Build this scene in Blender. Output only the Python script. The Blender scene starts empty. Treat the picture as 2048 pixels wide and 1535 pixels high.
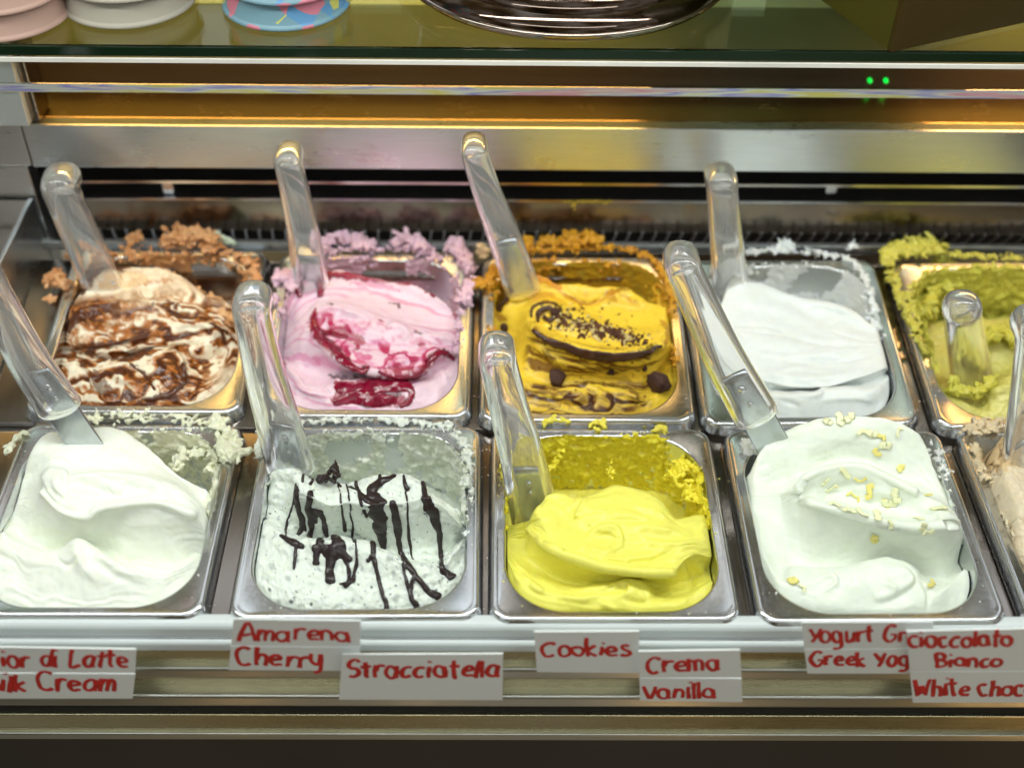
import bpy, bmesh, math, random
import numpy as np
from mathutils import Vector, Matrix
from mathutils.bvhtree import BVHTree

# ------------------------------------------------------------------ camera
FPX = 2500.0                       # focal length in pixels of the 2048 px wide photograph
CAM = np.array([0.0063, -0.4844, 0.6521])
PITCH, YAW, ROLL = 0.7454, 0.0128, 0.0136
def cam_axes():
    f = np.array([math.sin(YAW)*math.cos(PITCH), math.cos(YAW)*math.cos(PITCH), -math.sin(PITCH)])
    r = np.array([math.cos(YAW), -math.sin(YAW), 0.0]); u = np.cross(r, f)
    c, s = math.cos(ROLL), math.sin(ROLL)
    return c*r+s*u, -s*r+c*u, f
CR, CU, CF = cam_axes()
def project(P):
    d = np.asarray(P, float)-CAM; z = d@CF
    return np.stack([1024+FPX*(d@CR)/z, 767.5-FPX*(d@CU)/z], -1)
def ray(px, py):
    px = np.asarray(px, float); py = np.asarray(py, float)
    d = CF+((px-1024)/FPX)[..., None]*CR-((py-767.5)/FPX)[..., None]*CU
    return d/np.linalg.norm(d, axis=-1, keepdims=True)
def atY(px, py, Y):                # the point of that direction on the upright plane y = Y
    d = ray(px, py); return CAM+d*((Y-CAM[1])/d[..., 1])[..., None]
def atZ(px, py, Z):
    d = ray(px, py); return CAM+d*((Z-CAM[2])/d[..., 2])[..., None]

# ------------------------------------------------------------------ scene, camera, world, lamps
random.seed(7); RNG = np.random.default_rng(11)
scene = bpy.context.scene
COL = scene.collection
cam_data = bpy.data.cameras.new('camera'); cam = bpy.data.objects.new('camera', cam_data); COL.objects.link(cam)
cam_data.sensor_width = 36.0; cam_data.lens = 36.0*FPX/2048.0
cam_data.clip_start = 0.01; cam_data.clip_end = 50.0
cam.matrix_world = Matrix(((CR[0], CU[0], -CF[0], CAM[0]), (CR[1], CU[1], -CF[1], CAM[1]), (CR[2], CU[2], -CF[2], CAM[2]), (0, 0, 0, 1)))
cam_data.dof.use_dof = True; cam_data.dof.focus_distance = 0.875; cam_data.dof.aperture_fstop = 2.8
scene.camera = cam

world = bpy.data.worlds.new('World'); scene.world = world; world.use_nodes = True
wn = world.node_tree.nodes; wl = world.node_tree.links; wn.clear()
w_out = wn.new('ShaderNodeOutputWorld'); w_bg = wn.new('ShaderNodeBackground')
w_tc = wn.new('ShaderNodeTexCoord'); w_no = wn.new('ShaderNodeTexNoise'); w_rp = wn.new('ShaderNodeValToRGB')
w_no.inputs['Scale'].default_value = 2.2; w_no.inputs['Detail'].default_value = 2.0
w_rp.color_ramp.elements[0].position = 0.36; w_rp.color_ramp.elements[0].color = (0.040, 0.028, 0.016, 1)
w_rp.color_ramp.elements[1].position = 0.66; w_rp.color_ramp.elements[1].color = (1.05, 1.14, 1.20, 1)
e = w_rp.color_ramp.elements.new(0.5); e.color = (0.30, 0.23, 0.11, 1)
wl.new(w_tc.outputs['Generated'], w_no.inputs['Vector']); wl.new(w_no.outputs['Fac'], w_rp.inputs['Fac'])
wl.new(w_rp.outputs['Color'], w_bg.inputs['Color']); w_bg.inputs['Strength'].default_value = 0.55
wl.new(w_bg.outputs['Background'], w_out.inputs['Surface'])

def area_lamp(name, loc, target, sx, sy, power, colour, spread=180):
    l = bpy.data.lights.new(name, 'AREA'); l.shape = 'RECTANGLE'; l.size = sx; l.size_y = sy
    l.energy = power; l.color = colour; l.spread = math.radians(spread)
    o = bpy.data.objects.new(name, l); COL.objects.link(o); o.location = loc
    o.rotation_euler = (Vector(target)-Vector(loc)).to_track_quat('-Z', 'Y').to_euler()
    return o
area_lamp('case_light_strip', (0.0, 0.13, 0.60), (0.0, 0.15, 0.0), 1.5, 0.04, 5.9, (0.95, 1.0, 0.96))
area_lamp('front_fill_lamp', (0.0, -0.45, 0.68), (0.0, 0.05, 0.0), 1.5, 0.06, 2.2, (0.88, 0.96, 1.0))  # added fill beside the camera, brightening cards and back pan walls
area_lamp('rim_sheen_lamp', (0.1, 1.7, 1.75), (0.0, 0.1, 0.0), 2.6, 0.8, 7.5, (0.86, 0.94, 1.0))  # unseen cool lamp added behind the case for a sheen on the rims
area_lamp('warm_shelf_light', (-0.15, 0.405, 0.205), (-0.15, 0.430, 0.12), 0.55, 0.015, 0.38, (1.0, 0.55, 0.14))
area_lamp('warm_shelf_light', (0.50, 0.405, 0.205), (0.50, 0.430, 0.12), 0.25, 0.015, 0.32, (1.0, 0.52, 0.16))
for x, y, z, pw in ((-0.27, -0.46, -0.40, 0.10), (-0.07, -0.44, -0.42, 0.07), (0.20, -0.46, -0.40, 0.22), (0.57, -0.44, -0.42, 0.42)):     # unseen low warm lamps, added to put orange glints on the rails
    l = bpy.data.lights.new('rail_glint_lamp', 'POINT'); l.energy = pw; l.color = (1.0, 0.58, 0.22); l.shadow_soft_size = 0.035
    o = bpy.data.objects.new('rail_glint_lamp', l); COL.objects.link(o); o.location = (x, y, z)

vs = scene.view_settings
vs.view_transform = 'Standard'; vs.look = 'None'; vs.exposure = -0.08; vs.gamma = 1.0; vs.use_curve_mapping = False
scene.cycles.use_denoising = True
scene.cycles.max_bounces = 12; scene.cycles.transmission_bounces = 10; scene.cycles.glossy_bounces = 5
scene.cycles.diffuse_bounces = 4; scene.cycles.sample_clamp_indirect = 6.0; scene.cycles.blur_glossy = 0.6

# ------------------------------------------------------------------ helpers
_PERM = np.random.default_rng(5).permutation(256).astype(np.int64); _PERM = np.concatenate([_PERM, _PERM, _PERM])
_GR = np.random.default_rng(6).normal(size=(256, 3)); _GR /= np.linalg.norm(_GR, axis=1, keepdims=True)
def noise3(p):                                       # gradient noise, about -0.6 to 0.6
    p = np.asarray(p, float); i = np.floor(p).astype(np.int64); f = p-i; i = i & 255
    u = f*f*f*(f*(f*6-15)+10); out = 0
    for a in (0, 1):
        for b in (0, 1):
            for c in (0, 1):
                h = _PERM[_PERM[_PERM[(i[..., 0]+a) & 255]+((i[..., 1]+b) & 255)]+((i[..., 2]+c) & 255)]
                g = _GR[h]; d = (g*(f-np.array([a, b, c]))).sum(-1)
                w = (u[..., 0] if a else 1-u[..., 0])*(u[..., 1] if b else 1-u[..., 1])*(u[..., 2] if c else 1-u[..., 2])
                out = out+w*d
    return out
def fbm(p, oct=4, gain=0.5):
    s = 0; a = 1.0
    for k in range(oct):
        s = s+a*noise3(np.asarray(p)*(2.0**k)+17.3*k); a *= gain
    return s
def sstep(a, b, x):
    t = np.clip((x-a)/(b-a), 0, 1); return t*t*(3-2*t)
def catmull(pts, n):                                 # smooth polyline through pts
    pts = np.asarray(pts, float)
    if len(pts) < 3: return pts[0]+(pts[-1]-pts[0])*np.linspace(0, 1, n)[:, None]
    q = np.vstack([2*pts[0]-pts[1], pts, 2*pts[-1]-pts[-2]])
    t = np.linspace(0, len(pts)-1-1e-9, n); i = t.astype(int); f = (t-i)[:, None]
    a, b, c, d = q[i], q[i+1], q[i+2], q[i+3]
    return 0.5*(2*b+(c-a)*f+(2*a-5*b+4*c-d)*f**2+(3*b-a-3*c+d)*f**3)
def setp(o, label=None, category=None, group=None, kind=None):
    if label: o['label'] = label
    if category: o['category'] = category
    if group: o['group'] = group
    if kind: o['kind'] = kind
    return o
def empty(name, label=None, category=None, group=None, mat=None, kind=None):
    o = bpy.data.objects.new(name, None); COL.objects.link(o); o.empty_display_size = 0.02
    if mat is not None: o.matrix_world = mat
    return setp(o, label, category, group, kind)
def rebase(t, loc):                                    # move a thing's empty to its base, parts staying where they are
    loc = Vector([float(a) for a in loc]); t.location = loc
    for c in t.children: c.matrix_parent_inverse = Matrix.Translation(-loc)
def mesh_obj(name, verts, faces, material, parent=None, smooth=True, col=None, gloss=None):
    verts = np.asarray(verts, np.float32)
    me = bpy.data.meshes.new(name)
    if isinstance(faces, np.ndarray) and faces.ndim == 2:
        k = faces.shape[1]; n = len(faces)
        me.vertices.add(len(verts)); me.vertices.foreach_set('co', verts.ravel())
        me.loops.add(n*k); me.loops.foreach_set('vertex_index', faces.astype(np.int32).ravel())
        me.polygons.add(n); me.polygons.foreach_set('loop_start', np.arange(0, n*k, k, dtype=np.int32))
        me.update(calc_edges=True); me.validate()
    else:
        me.from_pydata(verts.tolist(), [], [tuple(int(i) for i in f) for f in faces]); me.update()
    if smooth: me.polygons.foreach_set('use_smooth', np.ones(len(me.polygons), bool))
    if col is not None:
        c = np.ones((len(verts), 4), np.float32); c[:, :3] = col
        me.attributes.new('Col', 'FLOAT_COLOR', 'POINT').data.foreach_set('color', c.ravel())
    if gloss is not None:
        me.attributes.new('gloss', 'FLOAT', 'POINT').data.foreach_set('value', np.asarray(gloss, np.float32))
    me.materials.append(material)
    o = bpy.data.objects.new(name, me); COL.objects.link(o)
    if parent is not None: o.parent = parent
    return o
def grid_faces(nr, nc, closed=False):
    r = np.arange(nr-1)[:, None]; c = np.arange(nc if closed else nc-1)[None, :]; c2 = (c+1) % nc
    return np.stack([r*nc+c, r*nc+c2, (r+1)*nc+c2, (r+1)*nc+c], -1).reshape(-1, 4)
def box_data(x0, x1, y0, y1, z0, z1, bev=0.0):       # bevelled box as verts, faces
    bm = bmesh.new(); bmesh.ops.create_cube(bm, size=1.0)
    for v in bm.verts: v.co = Vector(((x0+x1)/2+v.co.x*(x1-x0), (y0+y1)/2+v.co.y*(y1-y0), (z0+z1)/2+v.co.z*(z1-z0)))
    if bev: bmesh.ops.bevel(bm, geom=list(bm.edges), offset=bev, segments=2, profile=0.5, affect='EDGES')
    bm.verts.index_update()
    v = [tuple(a.co) for a in bm.verts]; f = [[a.index for a in p.verts] for p in bm.faces]; bm.free()
    return v, f
def box(name, x0, x1, y0, y1, z0, z1, material, parent=None, bev=0.0008):
    v, f = box_data(x0, x1, y0, y1, z0, z1, bev); return mesh_obj(name, v, f, material, parent, smooth=False)
def extrude_x(name, prof, x0, x1, material, parent=None, smooth=False):   # closed profile in (y, z) run along x
    prof = np.asarray(prof, float); n = len(prof)
    v = np.vstack([np.column_stack([np.full(n, x), prof]) for x in (x0, x1)])
    f = [[i, (i+1) % n, n+(i+1) % n, n+i] for i in range(n)]+[list(range(n))[::-1], list(range(n, 2*n))]
    return mesh_obj(name, v, f, material, parent, smooth=smooth)
def rounded(pts, r, seg=4):                          # round the corners of a closed 2-D polygon
    pts = np.asarray(pts, float); out = []
    for i in range(len(pts)):
        a, b, c = pts[i-1], pts[i], pts[(i+1) % len(pts)]
        u = (a-b); w = (c-b); lu, lw = np.linalg.norm(u), np.linalg.norm(w); q = min(r, lu*0.45, lw*0.45)
        p0 = b+u/lu*q; p1 = b+w/lw*q
        for t in np.linspace(0, 1, seg+1): out.append((1-t)**2*p0+2*t*(1-t)*b+t*t*p1)
    return np.array(out)
def tube_data(path, ra, rb=None, up=(0, 0, 1), seg=12, caps=True, power=2.0):
    """sweep an ellipse (half widths ra across, rb along 'up') along a path; round caps"""
    path = np.asarray(path, float); n = len(path)
    ra = np.broadcast_to(np.asarray(ra, float), (n,)).copy(); rb = ra.copy() if rb is None else np.broadcast_to(np.asarray(rb, float), (n,)).copy()
    if caps:
        k = 4; t0 = path[1]-path[0]; t0 /= np.linalg.norm(t0); t1 = path[-1]-path[-2]; t1 /= np.linalg.norm(t1)
        an = np.linspace(0, math.pi/2, k+1)[1:]
        h0, h1 = [], []
        for a in an[::-1]: h0.append((path[0]-t0*rb[0]*math.sin(a), max(math.cos(a), 0.02)))
        for a in an: h1.append((path[-1]+t1*rb[-1]*math.sin(a), max(math.cos(a), 0.02)))
        path = np.vstack([[p for p, _ in h0], path, [p for p, _ in h1]])
        ra = np.concatenate([[ra[0]*s for _, s in h0], ra, [ra[-1]*s for _, s in h1]])
        rb = np.concatenate([[rb[0]*s for _, s in h0], rb, [rb[-1]*s for _, s in h1]]); n = len(path)
        up = np.asarray(up, float)
        if up.ndim == 2: up = np.vstack([np.repeat(up[:1], k, 0), up, np.repeat(up[-1:], k, 0)])
    T = np.gradient(path, axis=0); T /= np.linalg.norm(T, axis=1, keepdims=True)+1e-12
    up = np.broadcast_to(np.asarray(up, float), (n, 3)); S = np.cross(T, up); S /= np.linalg.norm(S, axis=1, keepdims=True)+1e-12
    N = np.cross(S, T)
    a = np.linspace(0, 2*math.pi, seg, endpoint=False); ca, sa = np.cos(a), np.sin(a)
    ca = np.sign(ca)*abs(ca)**(2/power); sa = np.sign(sa)*abs(sa)**(2/power)
    V = path[:, None]+ra[:, None, None]*ca[None, :, None]*S[:, None]+rb[:, None, None]*sa[None, :, None]*N[:, None]
    F = grid_faces(n, seg, True).tolist()
    F.append(list(range(seg))[::-1]); F.append(list(range((n-1)*seg, n*seg)))
    return V.reshape(-1, 3), F
def join(parts):
    V, F, k = [], [], 0
    for v, f in parts:
        v = np.asarray(v, float); V.append(v); F += [[i+k for i in q] for q in f]; k += len(v)
    return np.vstack(V), F
def lathe(prof, seg=48, centre=(0, 0, 0)):
    a = np.linspace(0, 2*math.pi, seg, endpoint=False)
    V = np.array([[(r*math.cos(t)+centre[0], r*math.sin(t)+centre[1], z+centre[2]) for t in a] for r, z in prof])
    return V.reshape(-1, 3), grid_faces(len(prof), seg, True)

# ------------------------------------------------------------------ materials
def new_mat(name):
    m = bpy.data.materials.new(name); m.use_nodes = True; n = m.node_tree.nodes; b = n['Principled BSDF']
    return m, n, m.node_tree.links, b
def steel(name, colour=(0.60, 0.60, 0.59), rough=0.28, scratch=0.12, stretch=(3, 60, 60), smudge=0.10, bump=0.02):
    m, n, l, b = new_mat(name); b.inputs['Metallic'].default_value = 1.0
    tc = n.new('ShaderNodeTexCoord'); mp = n.new('ShaderNodeMapping'); mp.inputs['Scale'].default_value = stretch
    a = n.new('ShaderNodeTexNoise'); a.inputs['Scale'].default_value = 14.0; a.inputs['Detail'].default_value = 4.0
    l.new(tc.outputs['Object'], mp.inputs['Vector']); l.new(mp.outputs['Vector'], a.inputs['Vector'])
    s = n.new('ShaderNodeTexNoise'); s.inputs['Scale'].default_value = 26.0; s.inputs['Detail'].default_value = 5.0; s.inputs['Roughness'].default_value = 0.6
    l.new(tc.outputs['Object'], s.inputs['Vector'])
    r1 = n.new('ShaderNodeMath'); r1.operation = 'MULTIPLY_ADD'; r1.inputs[1].default_value = scratch; r1.inputs[2].default_value = rough-scratch*0.5
    r2 = n.new('ShaderNodeMath'); r2.operation = 'MULTIPLY_ADD'; r2.inputs[1].default_value = smudge*2
    l.new(a.outputs['Fac'], r1.inputs[0]); l.new(s.outputs['Fac'], r2.inputs[0])
    r3 = n.new('ShaderNodeMath'); r3.operation = 'SUBTRACT'; r3.inputs[1].default_value = smudge
    l.new(r1.outputs[0], r2.inputs[2]); l.new(r2.outputs[0], r3.inputs[0]); l.new(r3.outputs[0], b.inputs['Roughness'])
    mx = n.new('ShaderNodeMix'); mx.data_type = 'RGBA'; mx.inputs[6].default_value = (*[c*0.82 for c in colour], 1); mx.inputs[7].default_value = (*colour, 1)
    l.new(a.outputs['Fac'], mx.inputs[0]); l.new(mx.outputs[2], b.inputs['Base Color'])
    bp = n.new('ShaderNodeBump'); bp.inputs['Strength'].default_value = bump; bp.inputs['Distance'].default_value = 0.001
    l.new(a.outputs['Fac'], bp.inputs['Height']); l.new(bp.outputs['Normal'], b.inputs['Normal'])
    return m
def plain(name, colour, rough=0.5, spec=0.5, var=0.12, scale=30.0, metallic=0.0, bump=0.0):
    m, n, l, b = new_mat(name); b.inputs['Roughness'].default_value = rough; b.inputs['Specular IOR Level'].default_value = spec; b.inputs['Metallic'].default_value = metallic
    tc = n.new('ShaderNodeTexCoord'); a = n.new('ShaderNodeTexNoise'); a.inputs['Scale'].default_value = scale; a.inputs['Detail'].default_value = 4.0
    l.new(tc.outputs['Object'], a.inputs['Vector'])
    mx = n.new('ShaderNodeMix'); mx.data_type = 'RGBA'; mx.inputs[6].default_value = (*[c*(1-var) for c in colour], 1); mx.inputs[7].default_value = (*[min(1, c*(1+var)) for c in colour], 1)
    l.new(a.outputs['Fac'], mx.inputs[0]); l.new(mx.outputs[2], b.inputs['Base Color'])
    if bump:
        bp = n.new('ShaderNodeBump'); bp.inputs['Strength'].default_value = bump; bp.inputs['Distance'].default_value = 0.001
        l.new(a.outputs['Fac'], bp.inputs['Height']); l.new(bp.outputs['Normal'], b.inputs['Normal'])
    return m
def glass(name, colour=(1, 1, 1), rough=0.0, ior=1.49, haze=0.0):
    m, n, l, b = new_mat(name); b.inputs['Base Color'].default_value = (*colour, 1); b.inputs['Transmission Weight'].default_value = 1.0
    b.inputs['IOR'].default_value = ior; b.inputs['Roughness'].default_value = rough
    if haze:
        tc = n.new('ShaderNodeTexCoord'); a = n.new('ShaderNodeTexNoise'); a.inputs['Scale'].default_value = 90.0; a.inputs['Detail'].default_value = 5.0
        l.new(tc.outputs['Object'], a.inputs['Vector']); rp = n.new('ShaderNodeMapRange')
        rp.inputs[1].default_value = 0.45; rp.inputs[2].default_value = 0.8; rp.inputs[3].default_value = rough; rp.inputs[4].default_value = rough+haze
        l.new(a.outputs['Fac'], rp.inputs[0]); l.new(rp.outputs[0], b.inputs['Roughness'])
    return m
def gelato_mat(name, sss=0.35, radius=(1.0, 0.8, 0.45), scale=0.006, rough=0.55, bump=0.25, fine=900.0):
    m, n, l, b = new_mat(name)
    at = n.new('ShaderNodeAttribute'); at.attribute_name = 'Col'; l.new(at.outputs['Color'], b.inputs['Base Color'])
    ag = n.new('ShaderNodeAttribute'); ag.attribute_name = 'gloss'
    mr = n.new('ShaderNodeMapRange'); mr.inputs[3].default_value = rough; mr.inputs[4].default_value = 0.20
    l.new(ag.outputs['Fac'], mr.inputs[0]); l.new(mr.outputs[0], b.inputs['Roughness'])
    b.inputs['Specular IOR Level'].default_value = 0.4
    b.subsurface_method = 'RANDOM_WALK' if False else b.subsurface_method
    b.inputs['Subsurface Weight'].default_value = sss; b.inputs['Subsurface Radius'].default_value = radius; b.inputs['Subsurface Scale'].default_value = scale
    tc = n.new('ShaderNodeTexCoord'); a = n.new('ShaderNodeTexNoise'); a.inputs['Scale'].default_value = fine; a.inputs['Detail'].default_value = 4.0
    l.new(tc.outputs['Object'], a.inputs['Vector'])
    a2 = n.new('ShaderNodeTexNoise'); a2.inputs['Scale'].default_value = 180.0; a2.inputs['Detail'].default_value = 3.0; l.new(tc.outputs['Object'], a2.inputs['Vector'])
    ad = n.new('ShaderNodeMath'); ad.operation = 'MULTIPLY_ADD'; ad.inputs[1].default_value = 0.35; l.new(a.outputs['Fac'], ad.inputs[0]); l.new(a2.outputs['Fac'], ad.inputs[2])
    bp = n.new('ShaderNodeBump'); bp.inputs['Strength'].default_value = bump; bp.inputs['Distance'].default_value = 0.0012
    l.new(ad.outputs[0], bp.inputs['Height']); l.new(bp.outputs['Normal'], b.inputs['Normal'])
    return m
M = {}
M['pan'] = steel('pan_steel', (0.72, 0.735, 0.75), 0.21, 0.14, (30, 30, 30), 0.10, 0.015)
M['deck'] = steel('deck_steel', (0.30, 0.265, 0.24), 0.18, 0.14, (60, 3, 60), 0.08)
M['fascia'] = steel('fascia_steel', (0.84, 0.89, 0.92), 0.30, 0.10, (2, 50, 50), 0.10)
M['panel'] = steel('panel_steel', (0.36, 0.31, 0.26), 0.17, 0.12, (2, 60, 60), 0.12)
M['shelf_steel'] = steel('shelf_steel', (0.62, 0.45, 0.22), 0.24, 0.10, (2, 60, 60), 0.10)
M['rail'] = plain('rail_plastic', (0.62, 0.67, 0.67), 0.28, 0.5, 0.06, 12.0)
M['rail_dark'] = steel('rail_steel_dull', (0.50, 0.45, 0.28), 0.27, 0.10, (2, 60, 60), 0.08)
M['dark'] = plain('dark_recess', (0.012, 0.012, 0.013), 0.6, 0.3, 0.3, 40.0)
M['kick'] = plain('dark_kick_panel', (0.035, 0.028, 0.020), 0.45, 0.4, 0.3, 9.0)
M['blade'] = steel('spatula_steel', (0.62, 0.66, 0.70), 0.20, 0.10, (40, 40, 8), 0.10)
M['clear'] = glass('clear_handle', (0.98, 0.985, 0.98), 0.07, 1.40, 0.14)
_b = M['clear'].node_tree.nodes['Principled BSDF']; _b.inputs['Transmission Weight'].default_value = 0.87
M['rivet'] = steel('rivet_steel', (0.75, 0.76, 0.78), 0.22, 0.05, (30, 30, 30), 0.04)
M['card'] = plain('white_card', (0.86, 0.90, 0.88), 0.40, 0.4, 0.05, 20.0)
M['ink'] = plain('red_marker_ink', (0.62, 0.020, 0.014), 0.45, 0.4, 0.35, 160.0)
M['louver'] = steel('louver_steel', (0.86, 0.87, 0.90), 0.22, 0.08, (2, 60, 60), 0.06)
M['rib'] = steel('rib_steel', (0.30, 0.30, 0.32), 0.30, 0.08, (2, 60, 60), 0.06)
M['ledge'] = steel('ledge_steel', (0.50, 0.50, 0.44), 0.34, 0.10, (2, 60, 60), 0.10)

# ------------------------------------------------------------------ the display case (setting)
def pz(py, Y, px=1024): return float(atY(px, py, Y)[2])
XL, XR = -0.62, 0.78
M['olive_panel'] = plain('olive_back_panel', (0.15, 0.17, 0.085), 0.4, 0.5, 0.25, 9.0); M['pale_panel'] = plain('pale_green_back_panel', (0.62, 0.72, 0.48), 0.45, 0.4, 0.10, 9.0)
case = empty('display_case', 'stainless steel gelato display case holding two rows of pans', 'display case')
# front rails, going down and towards the viewer
def rail(name, rows, depth, material, r=0.002):
    """rows: (row of the photo at its middle column, y) from top to bottom of the visible face"""
    f = [(Y, pz(py, Y)) for py, Y in rows]
    poly = f+[(f[-1][0]+depth, f[-1][1]), (f[0][0]+depth, f[0][1])]
    return extrude_x(name, rounded(poly, r), XL, XR, material, case, smooth=False)
rail('front_rail', [(1254, -0.0035), (1284, -0.0045)], 0.012, M['rail'], 0.005)
rail('front_rail', [(1287, -0.0090), (1306, -0.0095)], 0.014, M['rail'], 0.0035)
rail('rail_panel', [(1302, -0.0075), (1352, -0.0080)], 0.004, M['rail_dark'], 0.0005)
rail('label_ledge', [(1338, -0.0125), (1358, -0.0140)], 0.012, M['ledge'], 0.002)
rail('rail_panel', [(1350, -0.0110), (1408, -0.0115)], 0.004, M['rail_dark'], 0.0005)
rail('label_ledge', [(1393, -0.0190), (1414, -0.0205)], 0.014, M['ledge'], 0.002)
rail('shadow_gap', [(1408, -0.0150), (1436, -0.0155)], 0.004, M['dark'], 0.0005)
rail('lower_band', [(1430, -0.0180), (1472, -0.0190)], 0.006, M['rail_dark'], 0.0008)
rail('edge_trim', [(1468, -0.0215), (1480, -0.0220)], 0.010, M['ledge'], 0.0012)
rail('kick_panel', [(1474, -0.0190), (1640, -0.0200)], 0.006, M['kick'], 0.0008)

# deck strips between the pans are built with the pans below
# back unit
YF = 0.382
fz0, fz1 = pz(341, YF), pz(256, YF)
xf = float(atY(56, 300, YF)[0])
box('fascia', xf, XR, YF, YF+0.012, fz0, fz1, M['fascia'], case, 0.0012)
box('end_panel', XL, float(atY(80, 420, YF+0.002)[0]), YF+0.0025, YF+0.02, -0.03, fz0-0.0008, M['fascia'], case, 0.001)
box('end_panel', XL, xf-0.0012, YF+0.0012, YF+0.02, fz0+0.0004, fz1-0.001, M['fascia'], case, 0.001)
box('corner_post', XL, float(atY(44, 200, YF-0.004)[0]), YF-0.004, YF+0.02, fz1+0.0008, fz1+0.075, M['rail'], case, 0.001)
box('corner_post', float(atY(46, 200, YF)[0]), float(atY(66, 200, YF)[0]), YF+0.003, YF+0.03, fz1+0.0008, fz1+0.075, M['panel'], case, 0.001)
box('recess_back', XL, XR, 0.440, 0.444, -0.03, fz1-0.004, M['dark'], case, 0)
zt = fz1-0.0006; ZG_B = 0.215
YB = float(atZ(1024, 170, zt)[1])
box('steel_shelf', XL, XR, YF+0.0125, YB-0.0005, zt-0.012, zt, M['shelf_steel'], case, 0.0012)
zk = pz(128, YB); zq = pz(24, YB)
box('back_panel', XL, XR, YB, YB+0.008, zt-0.01, zk, M['kick'], case, 0)
box('back_panel', XL, XR, YB+0.001, YB+0.008, zk+0.0004, zq, M['olive_panel'], case, 0)
box('back_panel', XL, XR, YB, YB+0.008, zq+0.0004, zq+0.08, M['pale_panel'], case, 0)
# louvre blades
def blade_part(name, py, Y, bow):
    z = pz(py, Y); xs = np.linspace(xf+0.025, XR, 40); prof = np.array([(0, -0.0012), (0, 0.0012), (0.028, -0.0035), (0.028, -0.0053)])
    V = []
    for x in xs:
        d = bow*math.exp(-((x-xs[0])/0.06)) 
        for a, b in prof: V.append((x, Y+a, z+b-d))
    F = grid_faces(len(xs), 4, True).tolist()+[[3, 2, 1, 0], [len(V)-4, len(V)-3, len(V)-2, len(V)-1]]
    return mesh_obj(name, V, F, M['louver'], case, smooth=False)
blade_part('louvre_blade', 368, 0.392, 0.001); blade_part('louvre_blade', 402, 0.394, 0.0015)
z1, z0 = pz(405, 0.401), pz(464, 0.394)
v = np.array([(0.401, z1), (0.394, z0), (0.397, z0), (0.404, z1)])
extrude_x('vent_panel', v, xf+0.02, XR, M['panel'], case)
for px in (335, 1664):
    p = atY(px, 380, 0.399); box('louvre_clip', p[0]-0.005, p[0]+0.005, 0.400, 0.410, p[2]-0.005, p[2]+0.008, M['louver'], case, 0.0015)
# grille of short ribs and the lip in front of it
zl0, zl1 = pz(506, 0.3665), pz(489, 0.3665)
box('rear_lip', float(atY(84, 495, 0.3665)[0]), XR, 0.3665, 0.372, zl0, zl1, M['fascia'], case, 0.0008)
g0 = atY(100, 478, 0.385); rv, rf = box_data(-0.0007, 0.0007, -0.001, 0.0015, -0.010, 0.012, 0)
rib_me = None
for k in range(78):
    x = g0[0]+0.0112*k
    if x > XR: break
    if rib_me is None:
        o = mesh_obj('grille_rib', rv, rf, M['rib'], case, smooth=False); rib_me = o.data
    else:
        o = bpy.data.objects.new('grille_rib', rib_me); COL.objects.link(o); o.parent = case
    o.location = (x, 0.386, pz(476, 0.386)); o.rotation_euler = (0.5, 0.12, 0)
# side of the well, left
xw = float(atY(84, 488, 0.372)[0])
box('side_panel', xw-0.004, xw, 0.10, 0.381, -0.02, 0.06, M['fascia'], case, 0.001)
box('side_ledge', XL, xw-0.0045, 0.06, 0.381, -0.006, 0.058, M['panel'], case, 0.001)

# ------------------------------------------------------------------ pans
W, L = 0.162, 0.176
RIMX, RIMY, RAD = 0.0105, 0.0090, 0.040
ROW_Y, ROW_Z, ROW_T = L+0.0033, 0.0027, 0.1258
FIT = {  # x of the left side, offset along the row, turn in the deck plane
 0: (-0.3453, 0.0014, 0.0019), 1: (-0.1685, 0.0005, 0.0100), 2: (0.0, -0.0006, 0.0034), 3: (0.1719, -0.0013, 0.0096), 4: (0.3450, -0.001, 0.010),
 5: (-0.3494, 0.0053, 0.0004), 6: (-0.1779, 0.0019, -0.0019), 7: (-0.0096, -0.0014, 0.0017), 8: (0.1569, -0.0037, 0.0140), 9: (0.3300, -0.0050, 0.020)}
def pan_matrix(p):                                   # pan frame: x across, y back from the outer front edge, z up from the rim
    x, dy, a = FIT[p]; back = p >= 5
    T = Matrix.Translation((x, (ROW_Y if back else 0)+dy, ROW_Z if back else 0))
    R = Matrix.Rotation(ROW_T if back else 0, 4, 'X')
    A = Matrix.Translation((W/2, L/2, 0)) @ Matrix.Rotation(a, 4, 'Z') @ Matrix.Translation((-W/2, -L/2, 0))
    return T @ R @ A
PM = {p: pan_matrix(p) for p in FIT}
def rrect(cx, cy, hx, hy, r, k=14, m=10):
    out = []
    for (sx, sy, a0) in ((1, 1, 0), (-1, 1, 90), (-1, -1, 180), (1, -1, 270)):
        c = (cx+sx*(hx-r), cy+sy*(hy-r))
        for t in np.linspace(a0, a0+90, k): out.append((c[0]+r*math.cos(math.radians(t)), c[1]+r*math.sin(math.radians(t))))
        n = {0: (cx-(hx-r), cy+hy), 90: (cx-hx, cy-(hy-r)), 180: (cx+(hx-r), cy-hy), 270: (cx+hx, cy+(hy-r))}[a0]
        for t in np.linspace(0, 1, m+2)[1:-1]: out.append(tuple(np.array(out[-1])*0+np.array(c)*0+(1-t)*np.array((c[0]+r*math.cos(math.radians(a0+90)), c[1]+r*math.sin(math.radians(a0+90))))+t*np.array(n)))
    return np.array(out)
def ring_mesh(rings):
    n = len(rings[0][0]); V = np.vstack([np.column_stack([c, np.full(n, z)]) for c, z in rings])
    return V, grid_faces(len(rings), n, True)
CX, CY = W/2, L/2
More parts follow.
